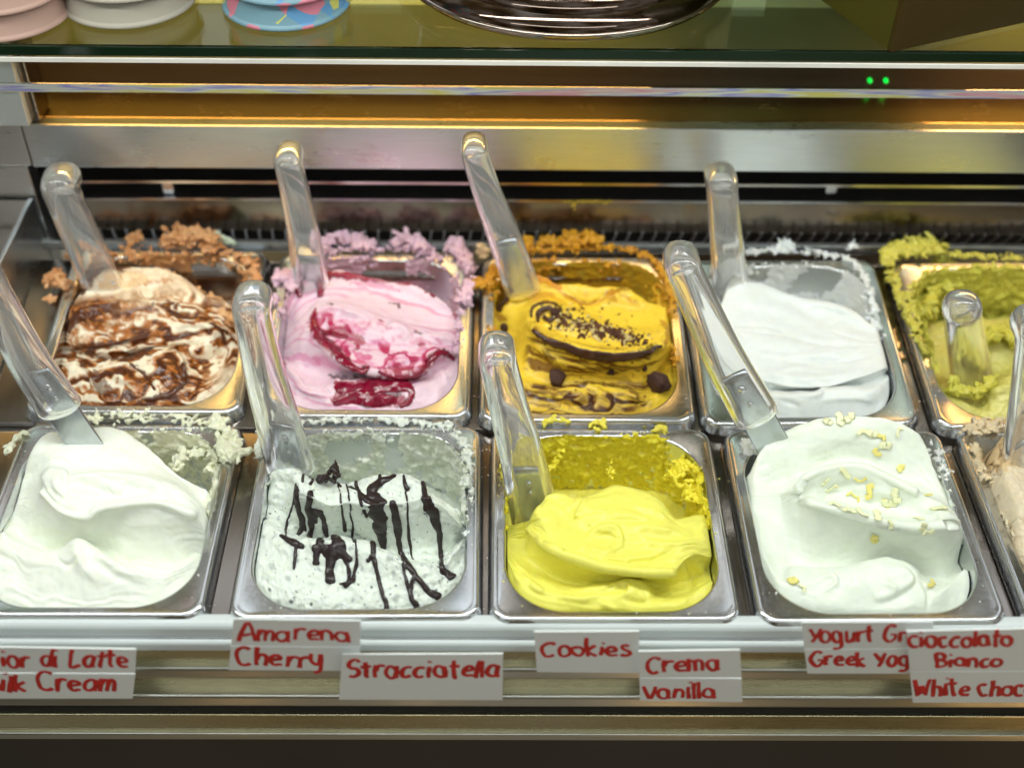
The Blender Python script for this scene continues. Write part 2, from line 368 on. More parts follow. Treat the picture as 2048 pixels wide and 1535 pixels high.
def opening(inset=0.0): return rrect(CX, CY, W/2-RIMX-inset, L/2-RIMY-inset, RAD-inset)
def pan_parts():
    def o(dx, dy, r): return rrect(CX, CY, W/2-dx, L/2-dy, r)
    rim = [(o(-0.0016, -0.0020, 0.014), -0.0095), (o(-0.0012, -0.0014, 0.0135), -0.0075), (o(0.0, 0.0, 0.0125), -0.0050), (o(0.0008, 0.0008, 0.012), -0.0022), (o(0.0018, 0.0018, 0.0115), -0.0006), (o(0.0032, 0.003, 0.011), 0.0),
           (o(0.0046, 0.0042, 0.011), -0.0004), (o(0.0060, 0.0054, 0.012), -0.0009), (o(RIMX-0.0015, RIMY-0.0015, RAD+0.001), -0.0009), (o(RIMX-0.0003, RIMY-0.0003, RAD), -0.0014), (o(RIMX, RIMY, RAD), -0.0026)]
    bas = [(opening(0.0), -0.0026), (opening(0.0006), -0.020), (opening(0.004), -0.085), (opening(0.008), -0.100), (opening(0.020), -0.1045), (opening(0.037), -0.105), (opening(0.037)*0.02+0.98*np.array([CX, CY]), -0.105)]
    return ring_mesh(rim), ring_mesh(bas)
RIM_D, BAS_D = pan_parts()
rim_me = bas_me = None
PAN_WORDS = {0: 'pale milk cream gelato', 1: 'chocolate striped white gelato', 2: 'lemon yellow vanilla gelato', 3: 'smooth white gelato with pale shavings', 4: 'beige nut gelato at the case end',
             5: 'brown and white caramel swirl gelato', 6: 'pink gelato with red cherry sauce', 7: 'yellow gelato with cookie crumbs', 8: 'plain snow white gelato', 9: 'olive green pistachio gelato'}
def thing_mesh(name, me, parent):
    o = bpy.data.objects.new(name, me); COL.objects.link(o); o.parent = parent; return o
PAN = {}
for p in range(10):
    t = empty('steel_pan', 'stainless steel pan with rounded corners holding '+PAN_WORDS[p], 'pan', 'steel gelato pans in two rows', PM[p]); PAN[p] = t
    if rim_me is None:
        rim_me = mesh_obj('rim', RIM_D[0], RIM_D[1][:, ::-1], M['pan'], t).data; bas_me = mesh_obj('basin', BAS_D[0], BAS_D[1][:, ::-1], M['pan'], t).data
    else: thing_mesh('rim', rim_me, t); thing_mesh('basin', bas_me, t)
# support bars under the rims
def deck_bar(name, x0, x1, y0, y1, z, back, m=M['deck']):
    o = box(name, x0, x1, y0, y1, z-0.004, z, m, case, 0.0006)
    if back: o.matrix_world = Matrix.Translation((0, ROW_Y, ROW_Z)) @ Matrix.Rotation(ROW_T, 4, 'X')
    return o
for row, ps in ((0, (0, 1, 2, 3, 4)), (1, (5, 6, 7, 8, 9))):
    for a, b in zip(ps[:-1], ps[1:]):
        deck_bar('support_bar', FIT[a][0]+W-0.007, FIT[b][0]+0.007, 0.004 if row == 0 else 0.0, L+(0.004 if row == 0 else 0.0), -0.011, row)
    deck_bar('support_bar', -0.50 if row == 0 else xw+0.001, FIT[ps[0]][0]+0.007, 0.004, L+0.002, -0.011, row)
box('cross_bar', xw+0.001, XR, L-0.006, ROW_Y+0.008, -0.0165, -0.0125, M['pan'], case, 0.0006)
box('cross_bar', XL, XR, -0.006, 0.006, -0.0170, -0.0122, M['pan'], case, 0.0006)
box('cross_bar', xw+0.001, XR, ROW_Y+L*math.cos(ROW_T)-0.010, 0.3660, 0.004, 0.0075, M['deck'], case, 0.0006)

# ------------------------------------------------------------------ glass shelf and what stands on it
ZG = 0.2345; YG = 0.31
M['shelf_glass'] = glass('green_shelf_glass', (0.72, 0.86, 0.70), 0.01, 1.5)
M['glass_edge'] = plain('polished_glass_edge', (0.004, 0.016, 0.007), 0.12, 0.6, 0.3, 20.0)
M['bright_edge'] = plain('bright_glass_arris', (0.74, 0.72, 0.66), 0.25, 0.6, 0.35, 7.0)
shelf = empty('glass_shelf', 'green tinted glass shelf carrying paper cups and a bowl', 'shelf')
zb = pz(119, YG)
box('pane', XL, XR, YG+0.002, 0.60, zb, ZG, M['shelf_glass'], shelf, 0.0004)
box('front_edge', XL, XR, YG, YG+0.0018, zb+0.0002, ZG-0.0008, M['glass_edge'], shelf, 0.0003)
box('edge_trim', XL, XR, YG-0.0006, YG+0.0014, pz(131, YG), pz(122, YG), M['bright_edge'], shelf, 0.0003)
# lower glass strip; the rainbow glint on its edge is painted by a colour ramp
m, n_, l_, b_ = new_mat('rainbow_painted_edge'); b_.inputs['Roughness'].default_value = 0.25
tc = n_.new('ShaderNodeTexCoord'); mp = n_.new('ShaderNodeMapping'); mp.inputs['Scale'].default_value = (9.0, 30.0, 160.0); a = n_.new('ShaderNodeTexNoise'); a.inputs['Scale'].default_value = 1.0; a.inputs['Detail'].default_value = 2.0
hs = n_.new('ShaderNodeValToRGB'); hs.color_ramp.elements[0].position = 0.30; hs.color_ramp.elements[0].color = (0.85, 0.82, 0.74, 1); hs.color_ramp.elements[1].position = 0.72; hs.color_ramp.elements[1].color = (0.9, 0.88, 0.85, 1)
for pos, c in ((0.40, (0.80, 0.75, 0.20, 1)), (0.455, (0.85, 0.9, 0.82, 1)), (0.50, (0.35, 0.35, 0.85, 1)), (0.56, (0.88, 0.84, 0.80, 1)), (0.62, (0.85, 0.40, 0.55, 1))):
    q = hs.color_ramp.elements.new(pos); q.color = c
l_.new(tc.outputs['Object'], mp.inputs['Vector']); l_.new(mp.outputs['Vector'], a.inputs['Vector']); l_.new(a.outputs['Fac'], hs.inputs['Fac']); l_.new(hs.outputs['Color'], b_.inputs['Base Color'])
M['prism'] = m  # rainbow comes from the ramp colours, not from refraction
strip = empty('glass_strip', 'narrow clear glass strip with rainbow glint painted on its edge under the cup shelf', 'glass strip')
YS = 0.355
zs0, zs1 = pz(191, YS), pz(176, YS)
box('pane', XL, XR, YS+0.0012, YS+0.003, zs0+0.0006, zs1, M['shelf_glass'], strip, 0.0003)
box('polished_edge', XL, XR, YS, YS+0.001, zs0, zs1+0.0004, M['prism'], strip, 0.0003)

def paper_cup(centre, rb, rt, h, material, label, nrim=0.0022, z0=0.0):
    prof = [(rb-0.002, 0.0), (rb, 0.0006), (rb+0.0012, 0.002), (rb, 0.0036), (rb-0.0012, 0.0042)]+[(rb-0.0014+(rt-rb)*t, 0.0045+(h-0.0045)*t) for t in np.linspace(0, 1, 8)]+[(rt*0.96, h+0.001), (rt*0.5, h+0.001), (0.0005, h+0.001)]
    v, f = lathe(prof, 56, centre)
    o = mesh_obj('paper_cup', v, f, material, None); return setp(o, label, 'cup', 'paper cups upside down on the glass shelf')
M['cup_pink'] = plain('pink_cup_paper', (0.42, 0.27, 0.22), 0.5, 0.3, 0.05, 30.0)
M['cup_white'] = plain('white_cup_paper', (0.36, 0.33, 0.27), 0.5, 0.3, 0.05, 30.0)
m, n_, l_, b_ = new_mat('blue_patterned_cup'); b_.inputs['Roughness'].default_value = 0.45
tc = n_.new('ShaderNodeTexCoord'); vo = n_.new('ShaderNodeTexVoronoi'); vo.inputs['Scale'].default_value = 75.0
rp = n_.new('ShaderNodeValToRGB'); rp.color_ramp.interpolation = 'CONSTANT'; rp.color_ramp.elements[0].color = (0.55, 0.18, 0.24, 1); rp.color_ramp.elements[1].position = 0.16; rp.color_ramp.elements[1].color = (0.16, 0.29, 0.35, 1)
q = rp.color_ramp.elements.new(0.82); q.color = (0.10, 0.26, 0.46, 1); q = rp.color_ramp.elements.new(0.90); q.color = (0.50, 0.50, 0.12, 1)
sp = n_.new('ShaderNodeSeparateColor'); l_.new(tc.outputs['Object'], vo.inputs['Vector']); l_.new(vo.outputs['Color'], sp.inputs['Color']); l_.new(sp.outputs['Red'], rp.inputs['Fac'])
l_.new(rp.outputs['Color'], b_.inputs['Base Color']); M['cup_blue'] = m
def on_shelf(px, py): return atZ(px, py, ZG)
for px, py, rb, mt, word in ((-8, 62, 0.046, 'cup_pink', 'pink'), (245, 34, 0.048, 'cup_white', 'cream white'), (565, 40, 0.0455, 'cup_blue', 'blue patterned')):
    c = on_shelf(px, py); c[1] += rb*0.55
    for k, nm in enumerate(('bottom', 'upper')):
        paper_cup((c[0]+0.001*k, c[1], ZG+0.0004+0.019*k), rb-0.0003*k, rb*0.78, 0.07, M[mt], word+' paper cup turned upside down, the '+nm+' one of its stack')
# polished bowl
M['chrome'] = steel('polished_steel', (0.40, 0.34, 0.30), 0.07, 0.03, (20, 20, 20), 0.03, 0.0)
c = on_shelf(1140, 52); c[1] += 0.095
prof = [(0.004, 0.0), (0.118, 0.0), (0.127, 0.004), (0.131, 0.009), (0.131, 0.011), (0.126, 0.0095), (0.114, 0.010), (0.108, 0.014), (0.112, 0.04), (0.120, 0.08), (0.126, 0.115), (0.129, 0.118), (0.124, 0.115), (0.112, 0.06), (0.09, 0.02), (0.004, 0.016)]
bowl = empty('steel_bowl', 'large polished steel bowl with flared foot on the glass shelf', 'bowl', None, Matrix.Translation((c[0], c[1], ZG+0.0004)))
v, f = lathe(prof[:8], 96); mesh_obj('foot', v, f, M['chrome'], bowl); v, f = lathe(prof[7:], 96); mesh_obj('body', v, f, M['chrome'], bowl)
# dark box at the right end
M['box_brown'] = plain('dark_brown_laminate', (0.040, 0.024, 0.003), 0.35, 0.5, 0.15, 12.0); M['box_olive'] = plain('olive_laminate', (0.055, 0.052, 0.005), 0.35, 0.5, 0.15, 12.0)
A = on_shelf(1782, 106); B = on_shelf(1640, 0); d = (B-A); d[2] = 0; d /= np.linalg.norm(d); e_ = np.array([-d[1], d[0], 0]); e_ = e_ if e_[0] > 0 else -e_
v0 = [A, A+d*0.20, A+d*0.20+e_*0.35, A+e_*0.35]
def prism(name, quad, h, m, parent):
    V = [tuple(q) for q in quad]+[(q[0], q[1], q[2]+h) for q in quad]
    return mesh_obj(name, V, [(0, 1, 2, 3), (4, 5, 6, 7), (0, 1, 5, 4), (1, 2, 6, 5), (2, 3, 7, 6), (3, 0, 4, 7)], m, parent, smooth=False)
bx = empty('dark_box', 'dark brown and olive box at the end of the glass shelf', 'box')
up = np.array([0, 0, 0.0006])
prism('front_panel', [A+up, A+up+d*0.004, A+up+d*0.004+e_*0.35, A+up+e_*0.35], 0.22, M['box_brown'], bx)
prism('side_panel', [A+up+d*0.0045, A+up+d*0.20, A+up+d*0.20+e_*0.03, A+up+d*0.0045+e_*0.03], 0.22, M['box_olive'], bx)
M['led'] = new_mat('green_led')[0]; b = M['led'].node_tree.nodes['Principled BSDF']; b.inputs['Base Color'].default_value = (0.0, 0.3, 0.02, 1); b.inputs['Emission Color'].default_value = (0.0, 1.0, 0.08, 1); b.inputs['Emission Strength'].default_value = 1.2
for px in (1740, 1772):
    p = atY(px, 162, YB-0.002); v, f = lathe([(0.0003, -0.003), (0.0018, -0.003), (0.0018, 0.001), (0.0012, 0.002), (0.0003, 0.0024)], 16, (0, 0, 0))
    o = mesh_obj('indicator_light', v, f, M['led'], case); o.location = p; o.rotation_euler = (math.pi/2, 0, 0)

# ------------------------------------------------------------------ hand lettered cards
def arc(cx, cy, rx, ry, a0, a1, n=10):
    t = np.radians(np.linspace(a0, a1, n)); return [(cx+rx*math.cos(a), cy+ry*math.sin(a)) for a in t]
ball = lambda cx=0.45: arc(cx, 0.5, 0.40, 0.5, 45, 405, 16)
GLYPH = {  # strokes in x-height units, advance width
 'A': ([[(0, -0.1), (0.55, 1.6), (1.1, 0)], [(0.15, 0.45), (0.95, 0.55)]], 1.25), 'B': ([[(0.1, 0), (0.12, 1.5)], [(0.1, 1.5)]+arc(0.4, 1.15, 0.45, 0.35, 80, -80, 8)+[(0.15, 0.8)]+arc(0.45, 0.4, 0.5, 0.4, 80, -80, 8)+[(0.1, 0)]], 1.2),
 'C': ([arc(0.6, 0.75, 0.55, 0.75, 50, 310, 14)], 1.25), 'F': ([[(0.1, 0), (0.1, 1.5), (0.9, 1.5)], [(0.1, 0.8), (0.7, 0.8)]], 1.1),
 'G': ([arc(0.6, 0.75, 0.55, 0.75, 50, 330, 14)+[(1.1, 0.7), (0.65, 0.7)]], 1.4), 'L': ([[(0.2, 1.4), (0.1, 0.05), (0.9, 0.1)]], 1.1), 'M': ([[(0, 0), (0.2, 1.5), (0.65, 0.6), (1.1, 1.5), (1.3, 0)]], 1.5),
 'S': ([arc(0.5, 1.15, 0.42, 0.4, 30, 200, 8)+[(0.3, 0.85)]+arc(0.42, 0.42, 0.42, 0.42, 60, -130, 10)], 1.1), 'V': ([[(0, 1.3), (0.45, 0), (0.95, 1.3)]], 1.1), 'W': ([[(0, 1.4), (0.3, 0), (0.65, 1.0), (0.95, 0), (1.35, 1.45)]], 1.5),
 'Y': ([[(0, 1.4), (0.5, 0.7)], [(1.0, 1.45), (0.4, 0)]], 1.1),
 'a': ([ball(), [(0.82, 0.95), (0.80, 0.2), (0.95, 0.0)]], 1.15), 'b': ([[(0.1, 1.7), (0.1, 0)], ball(0.5)], 1.1), 'c': ([arc(0.45, 0.5, 0.42, 0.5, 50, 310, 12)], 1.0),
 'd': ([ball(), [(0.85, 1.6), (0.85, 0.0)]], 1.15), 'e': ([[(0.08, 0.5), (0.8, 0.62)]+arc(0.45, 0.55, 0.37, 0.45, 20, 300, 12)+[(0.85, 0.1)]], 1.05),
 'g': ([ball(), [(0.85, 0.95), (0.85, -0.2)]+arc(0.45, -0.25, 0.4, 0.35, 0, -140, 8)], 1.15), 'h': ([[(0.1, 1.6), (0.1, 0)], [(0.1, 0.5)]+arc(0.45, 0.55, 0.33, 0.4, 150, 0, 8)+[(0.8, 0)]], 1.1),
 'i': ([[(0.1, 1.0), (0.12, 0.0)], [(0.14, 1.45), (0.18, 1.5)]], 0.5), 'k': ([[(0.1, 1.7), (0.1, 0)], [(0.7, 1.0), (0.15, 0.5), (0.75, 0.0)]], 0.95), 'l': ([[(0.14, 1.65), (0.1, 0)]], 0.42),
 'm': ([[(0.05, 1.0), (0.08, 0)], [(0.08, 0.55)]+arc(0.32, 0.6, 0.22, 0.35, 150, 0, 7)+[(0.54, 0.05)], [(0.54, 0.55)]+arc(0.80, 0.6, 0.24, 0.35, 150, 0, 7)+[(1.06, 0.0)]], 1.3),
 'n': ([[(0.05, 1.0), (0.08, 0)], [(0.08, 0.5)]+arc(0.42, 0.58, 0.32, 0.38, 150, 0, 8)+[(0.76, 0.0)]], 1.05), 'o': ([arc(0.45, 0.5, 0.42, 0.5, 90, 450, 16)], 1.08),
 'r': ([[(0.08, 1.0), (0.12, 0)], [(0.12, 0.5)]+arc(0.48, 0.62, 0.34, 0.34, 160, 50, 6)], 0.85), 's': ([arc(0.42, 0.76, 0.30, 0.24, 40, 200, 7)+[(0.4, 0.5)]+arc(0.38, 0.25, 0.34, 0.25, 50, -150, 9)], 0.9),
 't': ([[(0.35, 1.5), (0.32, 0.15), (0.5, 0.0)], [(0.0, 1.0), (0.72, 1.05)]], 0.85), 'u': ([[(0.08, 1.0)]+arc(0.42, 0.42, 0.34, 0.42, 180, 340, 8)+[(0.8, 1.0), (0.82, 0.0)]], 1.1),
 'w': ([[(0, 1.0), (0.25, 0), (0.5, 0.8), (0.75, 0), (1.0, 1.0)]], 1.2), 'y': ([[(0.08, 1.0)]+arc(0.40, 0.5, 0.33, 0.35, 180, 330, 7)+[(0.78, 1.0)], [(0.78, 1.0), (0.70, -0.3), (0.3, -0.55)]], 1.05), 'v': ([[(0, 1), (0.4, 0), (0.8, 1)]], 0.95), ' ': ([], 0.7)}
def lettering(text, x0, x1, y0, y1, xh, thick, Y, parent, rs):
    rnd = random.Random(rs); adv = sum(GLYPH[c][1] for c in text)-0.15; s = (x1-x0)/adv; x = 0.0; parts = []
    for c in text:
        st, w = GLYPH[c]; jx, jy, sc, sl = rnd.uniform(-.03, .03), rnd.uniform(-.08, .08), rnd.uniform(0.88, 1.12), rnd.uniform(-0.10, 0.16)
        for q in st:
            q = np.array(q, float)
            if len(q) == 2: q = np.vstack([q[0], q.mean(0)+np.array([rnd.uniform(-.03, .03), 0]), q[1]])
            q = catmull(q, max(8, 2*len(q))) if len(q) < 8 else q
            q = q+0.16*np.stack([noise3(np.column_stack([q*1.3, np.full(len(q), rnd.random()*60)])) for _ in (0, 1)], 1)
            px = x0+s*(x+jx+q[:, 0]+sl*q[:, 1]); py = y0+(y1-y0)*(px-x0)/(x1-x0)-xh*(q[:, 1]*sc+jy)
            P = atY(px, py, Y); sm = 1/ (FPX/np.linalg.norm(P[0]-CAM)); r = thick*0.5*sm*(1+0.12*np.sin(np.linspace(0, 5, len(P))+rnd.random()*6))
            parts.append(tube_data(P, r, np.full(len(P), 0.00028), up=(0, -1, 0), seg=8))
        x += w
    v, f = join(parts); return mesh_obj('lettering', v, f, M['ink'], parent)
def card(label, Y, strips, texts, rs):
    """strips: (TL, TR, BR, BL) corners in the photo; each paper strip is a thin board"""
    t = empty('flavour_card', label, 'label card', 'hand lettered flavour cards along the front rail')
    made = []
    for q in strips:
        P = atY(np.array([c[0] for c in q]), np.array([c[1] for c in q]), Y); B = P+np.array([0, 0.0011, 0])
        made.append(mesh_obj('paper_strip', np.vstack([P, B]), [(0, 1, 2, 3), (7, 6, 5, 4), (0, 4, 5, 1), (1, 5, 6, 2), (2, 6, 7, 3), (3, 7, 4, 0)], M['card'], t, smooth=False))
    for k, tx in enumerate(texts): lettering(*tx, Y-0.0001, made[max(0, k-(len(texts)-len(made)))], rs+k)
    rebase(t, P[3])
YU, YD = -0.0235, -0.0290
card('white card lettered Fior di Latte over Milk Cream', YD, [[(-88, 1292), (272, 1298), (270, 1345), (-90, 1343)], [(-90, 1346), (270, 1348), (265, 1396), (-95, 1396)]],
     [('Fior di Latte', -24, 257, 1333, 1333, 22, 8.5), ('Milk Cream', -40, 232, 1381, 1381, 22, 9)], 1)
card('white card lettered Amarena Cherry, overlapping the plain Stracciatella card', YU, [[(467, 1237), (721, 1241), (720, 1292), (462, 1290)], [(462, 1292), (720, 1294), (719, 1341), (457, 1339)]],
     [('Amarena', 478, 702, 1279, 1281, 20, 8.5), ('Cherry', 473, 645, 1329, 1333, 22, 9.5)], 11)
card('white card lettered Stracciatella on one line', YD, [[(684, 1308), (1006, 1307), (1005, 1399), (678, 1398)]], [('Stracciatella', 695, 999, 1354, 1354, 22, 9.5)], 21)
card('small white card lettered Cookies on the upper rail', YU, [[(1068, 1263), (1278, 1262), (1279, 1345), (1074, 1343)]], [('Cookies', 1082, 1260, 1311, 1311, 19, 9)], 31)
card('white card lettered Crema over Vanilla', YD, [[(1277, 1302), (1480, 1299), (1483, 1354), (1279, 1354)], [(1279, 1356), (1483, 1357), (1485, 1403), (1280, 1400)]],
     [('Crema', 1290, 1440, 1345, 1340, 22, 9), ('Vanilla', 1289, 1432, 1395, 1395, 20, 8.5)], 41)
card('white card lettered Yogurt Greco over Greek Yogurt, partly covered by another card', YU, [[(1603, 1244), (1866, 1243), (1867, 1295), (1609, 1296)], [(1609, 1298), (1867, 1297), (1868, 1346), (1615, 1346)]],
     [('Yogurt Greco', 1617, 1880, 1284, 1281, 20, 8), ('Greek Yogurt', 1620, 1878, 1330, 1332, 18, 8.5)], 51)
card('large white card lettered Cioccolato Bianco over White chocolate', YD, [[(1813, 1262), (2080, 1256), (2084, 1340), (1820, 1341)], [(1820, 1343), (2084, 1342), (2090, 1404), (1826, 1404)]],
     [('cioccolato', 1818, 2024, 1293, 1291, 20, 9), ('Bianco', 1871, 2003, 1332, 1332, 16, 8.5), ('White chocolate', 1829, 2150, 1390, 1391, 21, 8.5)], 61)

# ------------------------------------------------------------------ spatulas
def spatula(label, path, wt, wb, blade0, rivets, Y0, Y1, end_ext=0.03, back=0.012, lean=0.0, blade_frac=0.74, group='clear handled spatulas standing in the gelato'):
    """path: photo points along the handle axis, top first; Y0, Y1: depth of its top and bottom; blade0: where along (0..1) the steel starts inside the handle"""
    t = empty('spatula', label, 'spatula', group)
    pp = catmull(path, 24); s = np.linspace(0, 1, 24); pp[:, 1] += 11*(1-s)
    P = np.array([atY(a, b, Y0+(Y1-Y0)*k) for (a, b), k in zip(pp, s)])
    dist = np.linalg.norm(P-CAM, axis=1); half = (wt+(wb-wt)*s**1.3)/2*dist/FPX
    # bent end: the grip curls over backwards at the top
    T0 = P[0]-P[2]; T0 /= np.linalg.norm(T0); bk = np.array([lean, 1.0, -0.10]); bk /= np.linalg.norm(bk)
    ext = [P[0]+T0*0.003*math.sin(a)+bk*back*(1-math.cos(a)) for a in np.linspace(0.25, 1.65, 7)]
    path3 = np.vstack([ext[::-1], P]); hw = np.concatenate([np.linspace(1.0, 1.02, 7)*half[0], half]); th = hw*np.concatenate([np.full(7, 0.92), 0.92-0.42*s])
    T = np.gradient(path3, axis=0); T /= np.linalg.norm(T, axis=1, keepdims=True)
    S = CR-(T@CR)[:, None]*T; S /= np.linalg.norm(S, axis=1, keepdims=True); N = np.cross(S, T)
    v, f = tube_data(path3, hw, th, up=N, seg=28, power=2.35); h = mesh_obj('handle', v, f, M['clear'], t)
    # flat steel blade, its tang inside the clear socket
    k0 = int(blade0*23); D = P[-1]-P[-4]; D /= np.linalg.norm(D)
    bp = np.vstack([P[k0:], [P[-1]+D*x for x in np.linspace(0.008, end_ext, 5)]]); bw = np.concatenate([half[k0:], np.full(5, half[-1])])*blade_frac
    Tb = np.gradient(bp, axis=0); Tb /= np.linalg.norm(Tb, axis=1, keepdims=True); Sb = CR-(Tb@CR)[:, None]*Tb; Sb /= np.linalg.norm(Sb, axis=1, keepdims=True); Nb = np.cross(Sb, Tb)
    v, f = tube_data(bp, bw, np.full(len(bp), 0.0011), up=Nb, seg=16, power=8.0, caps=False); bl = mesh_obj('blade', v, f, M['blade'], t)
    sgn = 1 if (Nb[0]@(CAM-bp[0])) > 0 else -1
    for fr, rr in rivets:
        i = min(23, int(fr*23)); c = P[i]; nn = sgn*Nb[min(len(Nb)-1, max(0, i-k0))]
        v, f = tube_data(np.array([c+nn*0.0008, c+nn*0.0019]), rr, rr, up=S[7+i], seg=16, caps=False); mesh_obj('rivet', v, f, M['rivet'], bl)
    rebase(t, bp[-1]); return t
row_y = lambda y: ROW_Y+y
spatula('clear handled spatula leaning out of the milk cream gelato', [(-50, 505), (18, 640), (62, 725), (118, 812)], 66, 92, 0.78, [(0.90, 0.0030), (0.965, 0.0020)], 0.172, 0.150, 0.045)
spatula('clear handled spatula in the chocolate striped gelato', [(503, 612), (526, 725), (552, 825), (582, 936)], 74, 98, 0.80, [(0.91, 0.0032), (0.975, 0.0018)], 0.150, 0.132, 0.03)
spatula('clear handled spatula in the lemon yellow vanilla gelato', [(996, 714), (1020, 815), (1043, 905), (1072, 1040)], 76, 100, 0.80, [(0.895, 0.0034), (0.955, 0.0020)], 0.136, 0.108, 0.03)
spatula('clear handled spatula leaning out of the white gelato with shavings', [(1368, 530), (1408, 622), (1450, 715), (1512, 830)], 72, 92, 0.80, [(0.90, 0.0032), (0.965, 0.0022)], 0.185, 0.150, 0.045)
spatula('clear handled spatula in the beige nut gelato', [(2072, 660), (2066, 760), (2056, 880), (2046, 985)], 72, 98, 0.74, [(0.90, 0.0030)], 0.150, 0.130, 0.03)
spatula('clear handled spatula in the caramel swirl gelato', [(121, 368), (150, 440), (178, 505), (208, 580)], 68, 78, 0.97, [], row_y(0.150), row_y(0.135), 0.03)
spatula('clear handled spatula in the pink cherry gelato', [(577, 318), (594, 395), (608, 468), (624, 580)], 56, 72, 0.84, [], row_y(0.155), row_y(0.140), 0.03)
spatula('clear handled spatula in the yellow cookie gelato', [(950, 300), (976, 382), (1004, 458), (1046, 580)], 54, 74, 0.76, [], row_y(0.155), row_y(0.132), 0.03)
spatula('clear handled spatula in the plain snow white gelato', [(1444, 362), (1449, 430), (1455, 500), (1462, 600)], 62, 70, 0.97, [], row_y(0.152), row_y(0.135), 0.03)
spatula('short clear spatula handle pointing up from the pistachio gelato', [(1925, 612), (1930, 660), (1938, 715), (1948, 785)], 70, 80, 0.97, [], row_y(0.055), row_y(0.070), 0.03, 0.004)

# ------------------------------------------------------------------ gelato: tools
def lin(r, g, b):
    c = np.array([r, g, b], float)/255.0; return np.where(c <= 0.04045, c/12.92, ((c+0.055)/1.055)**2.4)
PMN = {p: np.array(PM[p]) for p in PM}; PMI = {p: np.linalg.inv(PMN[p]) for p in PM}
def to_world(p, V): return np.asarray(V)@PMN[p][:3, :3].T+PMN[p][:3, 3]
def to_pan(p, V): return np.asarray(V)@PMI[p][:3, :3].T+PMI[p][:3, 3]
def pan_pt(p, px, py, Ymm):                          # photo direction met at depth Y (mm behind the pan's front edge)
    o = to_pan(p, CAM); d = ray(px, py)@PMI[p][:3, :3].T
    return o+d*((np.asarray(Ymm, float)/1000-o[1])/d[..., 1])[..., None]
def pan_z(p, px, py, z=0.0):
    o = to_pan(p, CAM); d = ray(px, py)@PMI[p][:3, :3].T
    return o+d*((z-o[2])/d[..., 2])[..., None]
def pchip(x, y, q):
    x = np.asarray(x, float); y = np.asarray(y, float); h = np.diff(x); d = np.diff(y, axis=0)/h[:, None]
    m = np.zeros_like(y); m[0], m[-1] = d[0], d[-1]
    for i in range(1, len(x)-1):
        m[i] = np.where(d[i-1]*d[i] > 0, 2*d[i-1]*d[i]/(d[i-1]+d[i]+1e-30), 0.35*(d[i-1]+d[i])/2)
    i = np.clip(np.searchsorted(x, q)-1, 0, len(x)-2); t = ((q-x[i])/h[i])[:, None]; hh = h[i][:, None]
    return (2*t**3-3*t**2+1)*y[i]+(t**3-2*t**2+t)*hh*m[i]+(-2*t**3+3*t**2)*y[i+1]+(t**3-t**2)*hh*m[i+1]
def sdf_open(V, inset=0.0):
    q = np.abs(V[:, :2]-np.array([CX, CY]))-np.array([W/2-RIMX-inset-RAD, L/2-RIMY-inset-RAD])
    return np.linalg.norm(np.maximum(q, 0), axis=1)+np.minimum(q.max(1), 0)-RAD
def clamp_open(V, inset):
    d = sdf_open(V, inset); c = np.array([CX, CY]); h = np.array([W/2-RIMX-inset-RAD, L/2-RIMY-inset-RAD]); s = np.sign(V[:, :2]-c); q = np.abs(V[:, :2]-c)-h
    g = np.where((q > 0).all(1)[:, None], np.maximum(q, 0), np.where(q[:, :1] > q[:, 1:], np.array([[1.0, 0]]), np.array([[0, 1.0]])))
    g = g/(np.linalg.norm(g, axis=1, keepdims=True)+1e-12)*s
    V = V.copy(); V[:, :2] -= g*np.maximum(d, 0)[:, None]; return V
def pline(uv, pts, n=48, smooth=True, signed=False):
    """distance (and position along, and side) of photo points uv to a polyline"""
    P = catmull(pts, n) if smooth else np.asarray(pts, float)
    best = np.full(len(uv), 1e9); along = np.zeros(len(uv)); side = np.ones(len(uv)); N = len(P)-1
    for i in range(N):
        a, b = P[i], P[i+1]; ab = b-a; l2 = ab@ab+1e-9
        t = np.clip(((uv-a)@ab)/l2, 0, 1); r = uv-a-t[:, None]*ab; d = np.sqrt((r**2).sum(1)); k = d < best
        best = np.where(k, d, best); along = np.where(k, (i+t)/N, along)
        if signed: side = np.where(k, np.sign(ab[0]*r[:, 1]-ab[1]*r[:, 0]), side)
    return (best, along, side) if signed else (best, along)
def in_poly(uv, poly):
    poly = np.asarray(poly, float); x, y = uv[:, 0], uv[:, 1]; c = np.zeros(len(uv), bool)
    for i in range(len(poly)):
        (x0, y0), (x1, y1) = poly[i-1], poly[i]
        k = (y0 > y) != (y1 > y); c ^= k & (x < (x1-x0)*(y-y0)/((y1-y0) if y1 != y0 else 1e-9)+x0)
    return c
def poly_sd(uv, poly):                               # positive inside
    d, _ = pline(uv, list(poly)+[poly[0]], smooth=False); return np.where(in_poly(uv, poly), d, -d)
def near(uv, pts, m):
    pts = np.asarray(pts, float); lo, hi = pts.min(0)-m, pts.max(0)+m
    return np.nonzero(((uv >= lo) & (uv <= hi)).all(1))[0]
def grid_normals(G):
    a = np.gradient(G, axis=0); b = np.gradient(G, axis=1); n = np.cross(b, a); n /= np.linalg.norm(n, axis=2, keepdims=True)+1e-12
    return n
